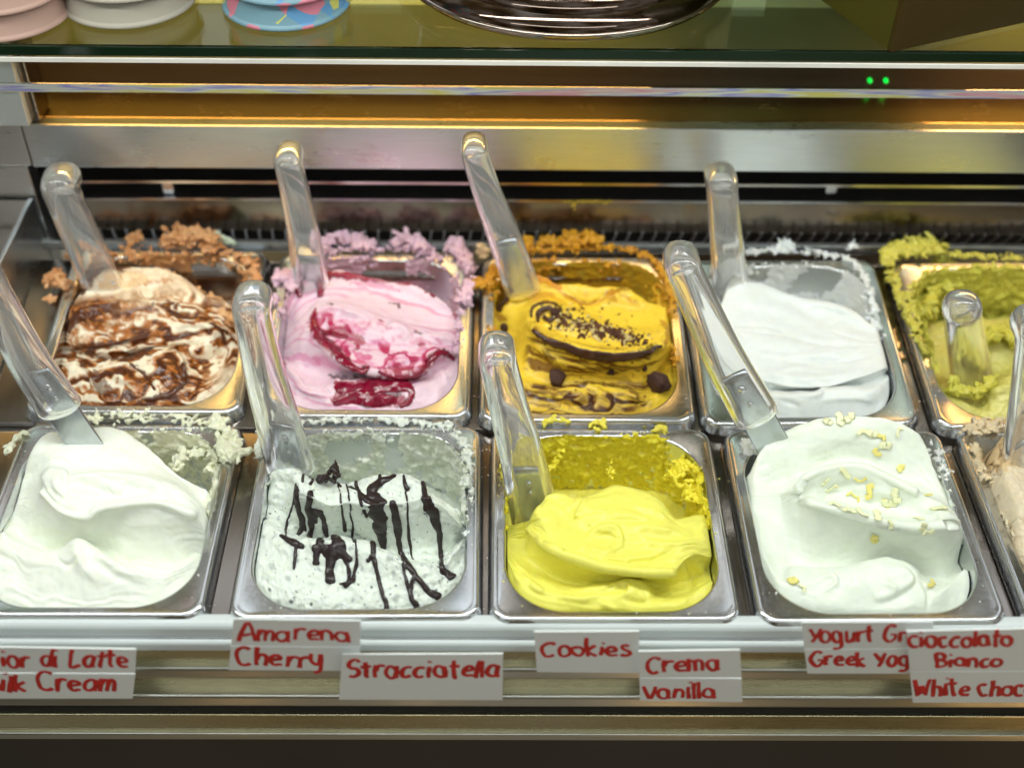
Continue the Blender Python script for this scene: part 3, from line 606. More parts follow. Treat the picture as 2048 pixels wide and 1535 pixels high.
def loft(p, curves, nt=236, step=0.00075, z_start=-0.02, z_end=-0.05, side_drop=0.0):
    C = []
    T = np.linspace(0, 1, nt)
    for cv in curves:
        pts = np.array(cv[0], float); cr = len(cv) > 1 and cv[1]
        t = (pts[:, 0]-pts[0, 0])/(pts[-1, 0]-pts[0, 0]); q = pchip(t, pts, T); C.append((pan_pt(p, q[:, 0], q[:, 1], q[:, 2]), cr))
    ext = np.linspace(1, 0, 13)[:-1]; f = ext[:, None]
    for i, (c, cr) in enumerate(C):                  # carry every fold on to the side walls
        lw = min(RIMX-0.002, c[0, 0]-0.002); rw = max(W-RIMX+0.002, c[-1, 0]+0.002)
        a = c[0]+np.array([lw-c[0, 0], 0, -0.002])*f; b = c[-1]+np.array([rw-c[-1, 0], 0, -0.002-side_drop])*f[::-1]
        C[i] = (np.vstack([a, c, b]), cr)
    s = C[0][0].copy(); s[:, 1] = np.minimum(s[:, 1]-0.004, RIMY+0.001); s[:, 2] = z_start
    e = C[-1][0].copy(); e[:, 1] = e[:, 1]+0.010; e[:, 2] = np.minimum(e[:, 2]-0.03, z_end)
    e2 = e.copy(); e2[:, 1] = L-RIMY; e2[:, 2] = np.minimum(e2[:, 2], z_end)-0.004
    C = [(s, True)]+C+[(e, False), (e2, True)]
    P = np.array([c for c, _ in C]); cr = [k for _, k in C]; D = np.linalg.norm(np.diff(P, axis=0), axis=2)+1e-6
    rows = []
    for i in range(len(P)-1):
        d = D[i][:, None]
        m0 = (P[i+1]-P[i])/d if cr[i] or i == 0 else (P[i+1]-P[i-1])/(D[i]+D[i-1])[:, None]
        m1 = (P[i+1]-P[i])/d if cr[i+1] or i == len(P)-2 else (P[i+2]-P[i])/(D[i]+D[i+1])[:, None]
        n = int(np.clip(D[i].mean()/step, 6, 60))
        for t in np.linspace(0, 1, n, endpoint=False):
            rows.append((2*t**3-3*t**2+1)*P[i]+(t**3-2*t**2+t)*d*m0+(-2*t**3+3*t**2)*P[i+1]+(t**3-t**2)*d*m1)
    rows.append(P[-1]); return np.array(rows)
class Gelato:
    """a mass of gelato lofted through folds read off the photograph, then sculpted and coloured"""
    def __init__(s, p, name, label, curves, colour, material, group='gelato in the steel pans', **kw):
        s.p = p; s.material = material; s.t = empty(name, label, 'gelato', group, PM[p])
        s.inset = kw.pop('inset', 0.0006); s.sh = kw.pop('shoulder', 0.006); s.nz = kw.pop('noise', 0.0008); s.st = kw.pop('striae', 0.00024); s.lump = kw.pop('lump', 0.0)
        s.G = loft(p, curves, **kw); s.shape = s.G.shape; r, c, _ = s.shape
        V = s.G.reshape(-1, 3); n = grid_normals(s.G).reshape(-1, 3)
        ii, jj = np.meshgrid(np.arange(r), np.arange(c), indexing='ij'); ij = np.stack([ii.ravel(), jj.ravel()], 1)
        V = V+n*(fbm(V*70+p*3.1, 3)*s.nz*1.6+noise3(np.column_stack([ij[:, 0]*0.21+fbm(V*40+p, 2)*3, ij[:, 1]*0.012+p*5.0, np.zeros(len(V))]))*s.st*2+(fbm(V*260+p, 3)*s.lump if s.lump else 0))[:, None]
        s.V = V; s.refresh()
        s.col = np.tile(np.asarray(colour, float), (len(V), 1)); s.gl = np.full(len(V), 0.12)
    def flow(s, fv, fu, warp, seed, oct=3):           # noise drawn out along the folds
        r, c, _ = s.shape; G = s.V.reshape(s.shape); dv = np.linalg.norm(np.diff(G, axis=0), axis=2).mean(1); v = np.concatenate([[0], np.cumsum(dv)])
        A = np.repeat(v[:, None], c, 1).ravel(); B = np.repeat(np.linspace(0, 0.14, c)[None], r, 0).ravel()
        w1 = fbm(s.V*32+seed, 3); w2 = fbm(s.V*75+seed+9, 2)
        return fbm(np.column_stack([A*fv+w1*warp+w2*warp*0.35, B*fu+w1*warp*0.5, np.full(len(A), seed*3.7)]), oct, 0.55)
    def refresh(s):
        s.uv = project(to_world(s.p, s.V)); s.n = grid_normals(s.V.reshape(s.shape)).reshape(-1, 3)
    def ridge(s, pts, w, d, taper=True, flat=2.0):    # raised (or, d < 0, pressed) line; w in photo pixels, d in mm
        k = near(s.uv, pts, w*3); di, al = pline(s.uv[k], pts)
        f = np.exp(-(di/w)**flat)*(np.sin(np.clip(al, 0.02, 0.98)*math.pi)**0.5 if taper else 1)
        s.V[k] += s.n[k]*(f*d*1.45/1000)[:, None]
    def fold(s, pts, w, d, fall=30.0, taper=True):    # a step: the side to the right of the stroke (in the picture) stands proud and melts away over 'fall' px
        k = near(s.uv, pts, fall*2.5); di, al, sg = pline(s.uv[k], pts, signed=True); x = di*sg
        f = sstep(-w, w, x)*np.exp(-(np.maximum(x, 0)/fall)**2)-0.25*np.exp(-((x+w*1.5)/(w*1.5))**2)
        f = f*(np.sin(np.clip(al, 0.02, 0.98)*math.pi)**0.6 if taper else 1)
        s.V[k] += s.n[k]*(f*d*1.5/1000)[:, None]
    def wuv(s, k, warp, freq=180.0):
        q = s.V[k]*freq; return s.uv[k]+warp*np.stack([fbm(q+31.0, 3), fbm(q+77.0, 3)], 1)*2.0
    def paint(s, pts, w, colour, a=1.0, warp=6.0, soft=0.7, gloss=None, freq=180.0, raise_mm=0.0, streak=0.0):
        k = near(s.uv, pts, w*1.6+warp*2.5); uv = s.wuv(k, warp, freq); di, al = pline(uv, pts)
        ww = w*(np.sin(np.clip(al, 0.03, 0.97)*math.pi)**0.4); m = sstep(ww, ww*soft, di)*a
        if streak: m = m*np.clip(1.02+streak*fbm(np.column_stack([di*0.09, al*5, np.full(len(k), len(pts)*1.7)]), 3)*2.2, 0, 1)
        s.col[k] = s.col[k]*(1-m[:, None])+np.asarray(colour)*m[:, None]
        if gloss is not None: s.gl[k] = s.gl[k]*(1-m)+gloss*m
        if raise_mm: s.V[k] += s.n[k]*(m*raise_mm/1000)[:, None]
    def area(s, poly, colour, a=1.0, warp=8.0, soft=10.0, gloss=None, mask=None, freq=180.0):
        k = near(s.uv, poly, warp*2.5+soft); m = sstep(0, soft, poly_sd(s.wuv(k, warp, freq), poly))*a
        if mask is not None: m = m*mask(s.V[k], s.uv[k])
        s.col[k] = s.col[k]*(1-m[:, None])+np.asarray(colour)*m[:, None]
        if gloss is not None: s.gl[k] = s.gl[k]*(1-m)+gloss*m
    def specks(s, n, colour, r0, r1, seed, a=0.9, poly=None):   # flakes set in the gelato
        rg = np.random.default_rng(seed); V = s.V; lo, hi = s.uv.min(0), s.uv.max(0); done = 0; tries = 0
        while done < n and tries < n*20:
            tries += 1; c = V[rg.integers(len(V))]; q = project(to_world(s.p, c[None]))[0]
            if poly is not None and not in_poly(q[None], poly)[0]: continue
            r = rg.uniform(r0, r1)/1000*(0.5+rg.random()**2); k = np.nonzero((np.abs(V-c) < r*3).all(1))[0]
            if not len(k): continue
            ax = rg.normal(size=3); ax /= np.linalg.norm(ax); d = V[k]-c; dd = np.sqrt((d**2).sum(1)+1.5*(d@ax)**2)*(1+0.5*noise3(V[k]*900+done)); m = sstep(r, r*0.45, dd)*a
            s.col[k] = s.col[k]*(1-m[:, None])+np.asarray(colour)*m[:, None]; done += 1
    def build(s, part='mass'):
        z = s.V[:, 2]; k = z < 0.004
        s.V = np.where(k[:, None], clamp_open(s.V, s.inset), clamp_open(s.V, s.inset-0.002))
        d = np.clip(-sdf_open(s.V, s.inset)/s.sh, 0, 1); zz = s.V[:, 2]; rnd = np.sqrt(np.maximum(0, 1-(1-d)**2))
        s.V[:, 2] = np.where(zz > -0.007, -0.007+(zz+0.007)*rnd, zz)
        s.col = np.clip(s.col*(1+0.05*fbm(s.V*120+9, 3))[:, None], 0, 1)
        F = grid_faces(s.shape[0], s.shape[1]); s.o = mesh_obj(part, s.V, F[:, ::-1], s.material, s.t, col=s.col, gloss=s.gl)
        Wv = to_world(s.p, s.V); s.bvh = BVHTree.FromPolygons([tuple(v) for v in Wv[:]], [tuple(f) for f in F.tolist()]); return s
    def hit(s, px, py):
        d = ray(px, py); h = s.bvh.ray_cast(Vector(CAM), Vector(d)); return (None, None) if h[0] is None else (np.array(h[0]), np.array(h[1]) if Vector(h[1]).dot(Vector(d)) < 0 else -np.array(h[1]))
def drip_path(g, pts, w, thick):
    pts = np.array(pts, float); n = max(14, int(np.abs(np.diff(pts, axis=0)).sum()/3)); q = catmull(pts, n)
    q = q+np.stack([noise3(np.column_stack([np.arange(n)*0.12, np.full(n, pts[0, 0]*0.37+c), np.zeros(n)])) for c in (0.5, 9.5)], 1)*5.0
    ww = np.interp(np.linspace(0, 1, n), np.linspace(0, 1, len(np.atleast_1d(w))), np.atleast_1d(w)) if np.ndim(w) else np.full(n, float(w))
    ww = ww*(1+0.5*noise3(np.column_stack([np.arange(n)*0.16, np.full(n, pts[0, 0]), np.zeros(n)])))
    runs, P, N, R = [], [], [], []
    for (a, b), k in zip(q, ww):
        h, nn = g.hit(a, b)
        if h is None: continue
        if P and np.linalg.norm(h-P[-1]) > 0.010:
            runs.append((P, N, R)); P, N, R = [], [], []
        P.append(h); N.append(nn); R.append(k/2*np.linalg.norm(h-CAM)/FPX)
    runs.append((P, N, R)); out = []
    for P, N, R in runs:
        if len(P) < 4: continue
        P, N, R = np.array(P), np.array(N), np.array(R)
        for _ in range(2):
            for X in (P, N): X[1:-1] = 0.25*X[:-2]+0.5*X[1:-1]+0.25*X[2:]
        N /= np.linalg.norm(N, axis=1, keepdims=True); th = np.minimum(R*0.8, thick)
        out.append(tube_data(P+N*(th*0.15)[:, None], R, th, up=N, seg=12))
    return out
def fuse(name, V, F, material, parent, voxel, bump=0.0, freq=200.0):
    o = mesh_obj(name, V, F, material, None); md = o.modifiers.new('fuse', 'REMESH'); md.mode = 'VOXEL'; md.voxel_size = voxel
    dg = bpy.context.evaluated_depsgraph_get(); ev = o.evaluated_get(dg); me = ev.to_mesh(); n = len(me.vertices)
    V = np.zeros(n*3); me.vertices.foreach_get('co', V); V = V.reshape(-1, 3); N = np.zeros(n*3); me.vertices.foreach_get('normal', N); N = N.reshape(-1, 3)
    E = np.zeros(len(me.edges)*2, int); me.edges.foreach_get('vertices', E); E = E.reshape(-1, 2)
    F = np.array([tuple(f.vertices) for f in me.polygons if len(f.vertices) == 4]); ev.to_mesh_clear(); bpy.data.objects.remove(o)
    for _ in range(3):                               # relax
        S = np.zeros_like(V); c = np.zeros(n); np.add.at(S, E[:, 0], V[E[:, 1]]); np.add.at(S, E[:, 1], V[E[:, 0]]); np.add.at(c, E[:, 0], 1); np.add.at(c, E[:, 1], 1)
        V = 0.5*V+0.5*S/np.maximum(c, 1)[:, None]
    if bump: V = V+N*(bump*fbm(V*freq, 3))[:, None]
    return mesh_obj(name, V, F, material, parent)
def drips(g, group, material, name='chocolate_drip', thick=0.0016):
    """poured lines lying on the gelato that run into one another; widths in photo pixels"""
    parts = []
    for pts, w in group: parts += drip_path(g, pts, w, thick)
    if not parts: return
    v, f = join(parts); return fuse(name, to_pan(g.p, v), f, material, g.t, 0.0005, 0.0003)
# a coat of gelato left on the pan wall
def wall_path():
    c = opening(0.0); c = c[(c[:, 1] > 0.035)]
    a = np.arctan2(c[:, 1]-0.03, c[:, 0]-CX); c = c[np.argsort(-a)]; d = np.concatenate([[0], np.cumsum(np.linalg.norm(np.diff(c, axis=0), axis=1))])
    q = np.linspace(0, d[-1], 300); return np.column_stack([np.interp(q, d, c[:, 0]), np.interp(q, d, c[:, 1])])
WALL = wall_path(); WN = np.gradient(WALL, axis=0); WN = np.column_stack([WN[:, 1], -WN[:, 0]]); WN /= np.linalg.norm(WN, axis=1, keepdims=True)
def wall_coat(g, poly, colour, thick=1.4, holes=(), z0=-0.062, z1=0.0035, rough=1.0, name='wall_coat', bare=0.0, warp=10.0, streak=0.6, colour2=None, freq=170.0):
    zs = np.linspace(z1, z0, 90); A, Z = np.meshgrid(np.arange(len(WALL)), zs, indexing='ij')
    base = np.column_stack([WALL[A.ravel()], Z.ravel()]); nrm = np.column_stack([WN[A.ravel()], np.zeros(A.size)])
    q = base*freq+g.p*7.7; w = np.stack([fbm(q+3, 3), fbm(q+41, 3)], 1)*2
    uv = project(to_world(g.p, base))+warp*w; m = poly_sd(uv, poly)/10.0
    for h in holes: m = np.minimum(m, -poly_sd(uv, h)/6.0)
    drag = noise3(np.column_stack([A.ravel()*0.10, Z.ravel()*25, np.full(A.size, g.p*2.3)]))     # vertical spatula drags
    ms = np.clip(m, -1, 1); th = ms*thick*(1.0+streak*0.5*drag)+np.where(ms > 0, ms, 0)*rough*(1.1*fbm(q*0.9+5, 4, 0.6)+0.5*(0.2-np.abs(noise3(base*520))))*thick*0.8-bare*(1+2.2*fbm(q*0.6+50, 3))
    th = np.where(ms > 0.5, np.maximum(th, 0.25-bare), th)
    th = np.minimum(th, 6.0); keep = (th > 0.12).reshape(A.shape)
    V = base+nrm*(np.maximum(th, -0.6)/1000)[:, None]
    F = grid_faces(len(WALL), len(zs)); kk = keep.ravel(); F = F[kk[F].sum(1) >= 2]
    used, inv = np.unique(F, return_inverse=True); V = V[used]; F = inv.reshape(F.shape)
    col = np.tile(np.asarray(colour, float), (len(V), 1))*(1+0.10*fbm(V*300, 2))[:, None]
    if colour2 is not None: k = np.clip(0.5+1.3*fbm(V*90+8, 3), 0, 1)[:, None]; col = col*(1-k)+np.asarray(colour2)*k
    if len(F): return mesh_obj(name, V, F, g.material, g.t, col=np.clip(col, 0, 1), gloss=np.full(len(V), 0.1))
ICO = None
def ico():
    global ICO
    if ICO is None:
        bm = bmesh.new(); bmesh.ops.create_icosphere(bm, subdivisions=3, radius=1.0); bm.verts.index_update()
        ICO = (np.array([v.co[:] for v in bm.verts]), np.array([[v.index for v in f.verts] for f in bm.faces])); bm.free()
    return ICO
def clumps(g, blobs, colour, name='rim_crust', voxel=0.00078, rough=1.0, colour2=None, seed=1, parent=None, material=None, freq=260.0):
    """blobs: (photo x, photo y, height above the rim in mm or None to lie on the gelato, radius mm); fused into one crumbly lump"""
    rg = np.random.default_rng(seed); iv, fi = ico(); Vs, Fs, k = [], [], 0
    for px, py, z, r in blobs:
        if z is None:
            h, nn = g.hit(px, py)
            if h is None: continue
            c = to_pan(g.p, h)
        elif isinstance(z, tuple): c = np.array(z)
        else: c = pan_z(g.p, np.float64(px), np.float64(py), z/1000)
        sc = rg.uniform(0.6, 1.3, 3)*np.array([1.7, 0.95, 0.5])*r/1000; q = iv*sc*(1+0.9*fbm(iv*1.6+rg.uniform(0, 90, 3), 3))[:, None]; A = rg.normal(size=3)*np.array([1, 1, 0.55]); B = rg.normal(size=3); A /= np.linalg.norm(A); C_ = np.cross(A, B); C_ /= np.linalg.norm(C_); q = q@np.stack([A, np.cross(C_, A), C_])
        Vs.append(q+c); Fs.append(fi+k); k += len(iv)
    if not Vs: return
    V = np.vstack(Vs); F = np.vstack(Fs)
    o = mesh_obj(name, V, F, material or g.material, g.t)
    md = o.modifiers.new('fuse', 'REMESH'); md.mode = 'VOXEL'; md.voxel_size = voxel
    dg = bpy.context.evaluated_depsgraph_get(); me = o.evaluated_get(dg).to_mesh(); n = len(me.vertices)
    V = np.zeros(n*3); me.vertices.foreach_get('co', V); V = V.reshape(-1, 3); N = np.zeros(n*3); me.vertices.foreach_get('normal', N); N = N.reshape(-1, 3)
    F = np.array([tuple(f.vertices) for f in me.polygons if len(f.vertices) == 4]); o.evaluated_get(dg).to_mesh_clear(); bpy.data.objects.remove(o)
    V = V+N*(rough*(0.0020*fbm(V*freq+seed, 3, 0.6)+0.0012*(0.20-np.abs(noise3(V*560+seed)))+0.0009*noise3(V*1150)))[:, None]
    col = np.tile(np.asarray(colour, float), (n, 1))*(1+0.12*fbm(V*250, 2))[:, None]
    if colour2 is not None: t = np.clip(0.5+1.6*fbm(V*140+seed, 3), 0, 1)[:, None]; col = col*(1-t)+np.asarray(colour2)*t
    o = mesh_obj(name, V, F, material or g.material, g.t, col=np.clip(col, 0, 1), gloss=np.full(n, 0.1)); o['kind'] = 'stuff'; return o
def along(pts, n, jit, z, r0, r1, seed):             # scatter blobs along a photo polyline
    rg = np.random.default_rng(seed); n = int(n*2.4); r0, r1 = r0*0.72, r1*0.72; q = catmull(pts, n); out = []
    for a, b in q:
        zz = z if z is None else rg.uniform(*z); out.append((a+rg.normal()*jit, b+rg.normal()*jit, zz, rg.uniform(r0, r1)*(0.6+0.8*rg.random()**2)))
    return out

def rim_line(a0, a1, n, r0, r1, seed, spread=4.5, zr=(-9, 1.5), dens=0.12):   # crumbs along the edge of the opening, by position along the wall (0 left front .. 1 right front)
    rg = np.random.default_rng(seed); out = []; n = int(n*1.6); r0, r1 = r0*0.75, r1*0.75
    for t in np.linspace(a0, a1, n):
        if noise3(np.array([[t*14, seed*1.3, 0.5]]))[0] < dens-0.25: continue
        i = int(np.clip(t*299, 0, 299)); o = rg.uniform(-spread*0.4, spread)/1000; z = rg.uniform(*zr)/1000
        p = WALL[i]-WN[i]*o; out.append((0, 0, (p[0], p[1], z), rg.uniform(r0, r1)*(0.6+0.8*rg.random()**2)))
    return out

# ------------------------------------------------------------------ gelato: the ten flavours
M['milk'] = gelato_mat('milk_gelato', 0.40, (1.0, 0.95, 0.60), 0.0028, 0.36, 0.14)
M['rich'] = gelato_mat('coloured_gelato', 0.25, (1.0, 0.7, 0.3), 0.0012, 0.34, 0.18)
m, n_, l_, b_ = new_mat('dark_chocolate'); b_.inputs['Base Color'].default_value = (0.022, 0.012, 0.011, 1); b_.inputs['Roughness'].default_value = 0.38; b_.inputs['Specular IOR Level'].default_value = 0.45; M['choc'] = m; b_.inputs['Roughness'].default_value = 0.30
m, n_, l_, b_ = new_mat('cookie_crumb'); M['cookie'] = gelato_mat('cookie_biscuit', 0.0, (1, 1, 1), 0.001, 0.8, 0.6)

def sauce(name, c, rough):
    m, n, l, b = new_mat(name); b.inputs['Roughness'].default_value = rough; b.inputs['Specular IOR Level'].default_value = 0.5
    tc = n.new('ShaderNodeTexCoord'); a = n.new('ShaderNodeTexNoise'); a.inputs['Scale'].default_value = 140.0; a.inputs['Detail'].default_value = 3.0; l.new(tc.outputs['Object'], a.inputs['Vector'])
    mx = n.new('ShaderNodeMix'); mx.data_type = 'RGBA'; mx.inputs[6].default_value = (*[x*0.45 for x in c], 1); mx.inputs[7].default_value = (*[min(1, x*1.7) for x in c], 1); l.new(a.outputs['Fac'], mx.inputs[0]); l.new(mx.outputs[2], b.inputs['Base Color']); return m
M['cherry'] = sauce('cherry_syrup', (0.20, 0.0015, 0.022), 0.16); M['sauce'] = sauce('chocolate_sauce', (0.050, 0.017, 0.006), 0.24); M['caramel'] = sauce('dark_caramel', (0.085, 0.022, 0.004), 0.20)

# --- milk cream (front row)
MILK = lin(241, 245, 231)
g0 = Gelato(0, 'milk_cream_gelato', 'smooth pale milk cream gelato with a folded scoop, nothing sprinkled on it', [
 ([(-70, 1130, 48), (0, 1165, 34), (100, 1190, 26), (200, 1196, 24), (300, 1185, 28), (385, 1140, 50)],),
 ([(-70, 1062, 70), (0, 1068, 66), (40, 1090, 60), (109, 1106, 53), (156, 1081, 59), (188, 1096, 54), (225, 1121, 45), (272, 1140, 40), (328, 1146, 42), (390, 1120, 58)],),
 ([(-70, 1050, 84), (0, 1056, 80), (40, 1080, 76), (109, 1102, 72), (156, 1080, 74), (188, 1092, 72), (225, 1118, 64), (272, 1137, 56), (328, 1140, 56), (392, 1105, 66)],),
 ([(-70, 1010, 106), (30, 1015, 102), (62, 1020, 92), (84, 990, 92), (106, 1012, 80), (134, 1028, 73), (175, 1036, 71), (194, 1022, 75), (225, 1013, 78), (266, 1006, 80), (313, 1004, 82), (350, 1012, 80), (385, 1028, 76), (400, 1040, 76)], True),
 ([(-70, 985, 116), (40, 985, 114), (75, 968, 110), (84, 950, 108), (103, 938, 110), (125, 944, 107), (140, 956, 103), (200, 950, 106), (266, 953, 105), (328, 966, 99), (369, 985, 92), (402, 1015, 86)],),
 ([(-70, 970, 124), (60, 950, 126), (105, 930, 126), (150, 938, 122), (200, 938, 121), (266, 941, 120), (328, 954, 112), (370, 972, 105), (405, 1005, 94)],),
 ([(-70, 935, 136), (50, 905, 138), (130, 898, 137), (213, 898, 137), (290, 918, 132), (340, 945, 122), (380, 970, 112), (410, 990, 100)],),
 ([(-70, 925, 138), (0, 905, 144), (16, 896, 148), (50, 876, 151), (94, 863, 154), (131, 864, 155), (175, 857, 157), (213, 854, 158), (244, 860, 155), (275, 881, 148), (300, 899, 141), (331, 928, 130), (360, 952, 120), (395, 972, 110), (415, 980, 104)],),
], MILK, M['milk'], noise=0.0007, striae=0.0004)
g0.fold([(84, 960), (95, 985), (120, 1008), (150, 1018), (185, 1012)], 3, -2.2, 26)
g0.ridge([(108, 955), (112, 975), (135, 992), (165, 1000)], 6, 1.8)
g0.ridge([(150, 962), (200, 972), (240, 985)], 7, -1.4); g0.ridge([(225, 965), (265, 968), (305, 975)], 4, -1.0); g0.ridge([(215, 990), (260, 990), (320, 985)], 5, 1.0)
g0.ridge([(150, 1090), (165, 1130), (200, 1165)], 12, 2.0); g0.ridge([(190, 1110), (230, 1150), (300, 1175)], 9, -1.2); g0.ridge([(0, 1090), (60, 1120), (120, 1130)], 10, 1.5); g0.ridge([(110, 1115), (135, 1130), (155, 1110)], 5, -1.6)
g0.ridge([(84, 985), (106, 1010), (134, 1027), (175, 1034), (194, 1020), (225, 1012), (313, 1004), (385, 1028)], 7, 2.6, False); g0.ridge([(110, 985), (180, 990), (260, 985), (350, 998)], 17, -3.6); g0.ridge([(103, 940), (125, 945), (140, 957), (200, 951), (270, 955), (330, 967)], 6, 2.0)
g0.refresh(); g0.build()
wall_coat(g0, [(160, 828), (260, 822), (420, 832), (470, 880), (440, 960), (425, 1040), (330, 960), (270, 890), (200, 860)], lin(244, 244, 218), 2.4, rough=1.4, holes=[[(285, 835), (318, 835), (300, 880), (275, 880)]], z0=-0.06)
clumps(g0, rim_line(0.40, 0.74, 60, 1.2, 2.4, 1)+along([(170, 838), (240, 832), (300, 830), (370, 838), (415, 845)], 46, 6, (0, 3), 1.4, 3.2, 3)+along([(50, 862), (30, 880), (12, 905)], 14, 3, (0, 3), 1.5, 3.0, 4)+along([(440, 845), (452, 880), (462, 905), (470, 890)], 30, 9, (0, 8), 3.0, 6.0, 5)+along([(350, 935), (370, 915), (400, 905), (430, 900), (440, 925), (420, 945)], 34, 6, (-22, -4), 3.0, 5.0, 6), lin(240, 242, 214), rough=0.6, seed=2)

# --- stracciatella (front row)
g1 = Gelato(1, 'stracciatella_gelato', 'white gelato flecked with chocolate under dark poured chocolate stripes', [
 ([(512, 1120, 52), (545, 1170, 32), (640, 1202, 20), (760, 1206, 20), (860, 1195, 24), (928, 1130, 52)],),
 ([(512, 1085, 70), (560, 1112, 54), (640, 1132, 46), (740, 1145, 40), (840, 1155, 36), (890, 1150, 42), (926, 1110, 62)],),
 ([(512, 1045, 85), (534, 1050, 82), (562, 1070, 71), (603, 1080, 64), (640, 1082, 61), (684, 1077, 62), (710, 1084, 59), (740, 1088, 58), (765, 1101, 53), (796, 1116, 47), (846, 1131, 45), (878, 1127, 48), (915, 1095, 62), (928, 1085, 72)],),
 ([(512, 1030, 100), (545, 1045, 92), (590, 1062, 90), (640, 1074, 89), (700, 1076, 88), (760, 1094, 80), (830, 1112, 72), (885, 1110, 73), (926, 1070, 84)],),
 ([(512, 1012, 108), (545, 1015, 106), (572, 1008, 104), (590, 982, 98), (618, 992, 93), (665, 1010, 85), (700, 1004, 87), (740, 1010, 84), (778, 1007, 85), (815, 1003, 86), (846, 997, 88), (878, 1008, 84), (903, 1030, 79), (928, 1058, 82)], True),
 ([(512, 975, 118), (524, 950, 124), (546, 936, 127), (596, 940, 124), (628, 963, 116), (678, 966, 114), (705, 962, 115), (737, 954, 116), (778, 950, 117), (809, 949, 117), (840, 960, 113), (859, 984, 106), (893, 1009, 98), (930, 1030, 94)],),
], lin(226, 233, 222), M['milk'], lump=0.0014, noise=0.0014)
g1.ridge([(530, 960), (570, 965), (610, 985)], 8, -1.6); g1.ridge([(520, 1000), (560, 1020), (580, 1040)], 6, -1.2); g1.ridge([(640, 985), (680, 990), (720, 985)], 8, 1.5); g1.ridge([(780, 965), (830, 968), (860, 990)], 9, 1.8)
g1.ridge([(600, 1165), (680, 1160), (720, 1185)], 8, 1.5); g1.ridge([(560, 1090), (575, 1120), (590, 1150)], 5, -1.0); g1.ridge([(545, 1085), (560, 1115), (570, 1150)], 5, -1.0); g1.ridge([(800, 1150), (850, 1165), (900, 1150)], 10, 1.3)
g1.refresh(); g1.specks(520, lin(40, 36, 38), 0.4, 1.6, 21, 0.85); g1.specks(300, lin(150, 158, 156), 1.2, 3.0, 22, 0.6); g1.build()
CO = [(525, 850), (640, 838), (780, 836), (900, 850), (940, 900), (935, 1040), (890, 1010), (830, 975), (640, 975), (560, 960), (515, 980)]
o = wall_coat(g1, CO, lin(238, 242, 230), 2.6, holes=[[(652, 885), (745, 868), (748, 900), (690, 925), (660, 915)], [(768, 850), (800, 850), (800, 935), (772, 940)]], rough=1.5, colour2=lin(222, 228, 208))
clumps(g1, rim_line(0.30, 0.92, 150, 1.2, 2.2, 2)+along([(600, 846), (680, 838), (760, 838), (830, 843), (895, 855)], 60, 4, (0, 2.5), 1.2, 2.4, 7)+along([(905, 862), (930, 890), (938, 930), (930, 970)], 36, 5, (-2, 3), 1.5, 3.0, 8)+along([(525, 865), (515, 890), (518, 910)], 16, 3, (0, 2), 1.5, 2.6, 9), lin(226, 232, 222), rough=0.9, seed=3)
for grp in (
 [([(592, 968), (587, 1006), (574, 1040), (570, 1072)], 6), ([(593, 972), (597, 1015), (604, 1046), (596, 1074)], [10, 14, 13, 8]), ([(600, 1030), (612, 1062)], [8, 5])],
 [([(620, 984), (617, 1021), (624, 1050), (618, 1078)], [13, 14, 13, 12]), ([(620, 1024), (640, 1024), (649, 1045), (654, 1074)], [16, 19, 13, 9]), ([(630, 1022), (632, 1045)], [18, 8])],
 [([(676, 968), (682, 1003), (687, 1034), (689, 1060)], [4, 5, 6, 10])], [([(672, 958), (680, 972)], [5, 6])],
 [([(694, 968), (700, 1009), (704, 1046), (708, 1083)], [5, 5, 5, 6]), ([(697, 972), (716, 982), (725, 1012)], [5, 7, 8])],
 [([(709, 1078), (713, 1118), (708, 1155), (690, 1170)], [6, 7, 10, 14]), ([(700, 1165), (680, 1165)], [10, 5])],
 [([(712, 956), (718, 984), (734, 1000), (753, 1008)], [6, 10, 14, 14]), ([(788, 952), (765, 962), (744, 978), (750, 998), (757, 1015), (757, 1040), (761, 1068), (769, 1098)], [12, 20, 24, 30, 42, 38, 28, 10]), ([(760, 950), (757, 968), (748, 982)], [8, 10, 14]), ([(746, 1005), (742, 1030)], [12, 6])],
 [([(785, 1004), (793, 1037), (797, 1071), (801, 1106)], [14, 24, 15, 10])], [([(800, 1104), (816, 1128), (835, 1156), (856, 1181), (877, 1194)], [10, 15, 12, 14, 18]), ([(803, 1112), (812, 1159), (824, 1192), (833, 1212)], [6, 8, 10, 14]), ([(828, 1150), (822, 1180)], [8, 7])],
 [([(811, 984), (815, 1028), (820, 1078), (824, 1118)], [5, 5, 8, 4])], [([(808, 950), (812, 965), (816, 978)], [6, 9, 12])], [([(846, 960), (850, 990), (857, 1008), (867, 1031), (878, 1062), (881, 1103), (884, 1137), (904, 1154)], [10, 14, 30, 28, 14, 9, 14, 22])],
 [([(560, 1070), (587, 1084), (606, 1093)], [8, 16, 12]), ([(594, 1088), (590, 1115), (588, 1136)], [10, 8, 8])],
 [([(628, 1096), (645, 1098), (662, 1103), (682, 1108), (702, 1117)], [16, 28, 34, 24, 12]), ([(638, 1078), (645, 1095)], 15), ([(671, 1074), (676, 1088), (682, 1106)], [20, 30, 24]), ([(634, 1105), (631, 1124)], [12, 16]), ([(662, 1110), (660, 1135), (659, 1162)], [26, 18, 22]), ([(687, 1112), (695, 1135), (697, 1160)], [10, 9, 11])],
 [([(745, 1084), (748, 1118), (756, 1150), (766, 1190), (775, 1217)], [14, 10, 9, 10, 11]), ([(748, 1106), (734, 1121)], [8, 10])], [([(730, 1020), (731, 1030)], [9, 9])], [([(608, 945), (606, 962)], [7, 6])], [([(625, 955), (622, 968)], [6, 8])]):
    drips(g1, grp, M['choc'])
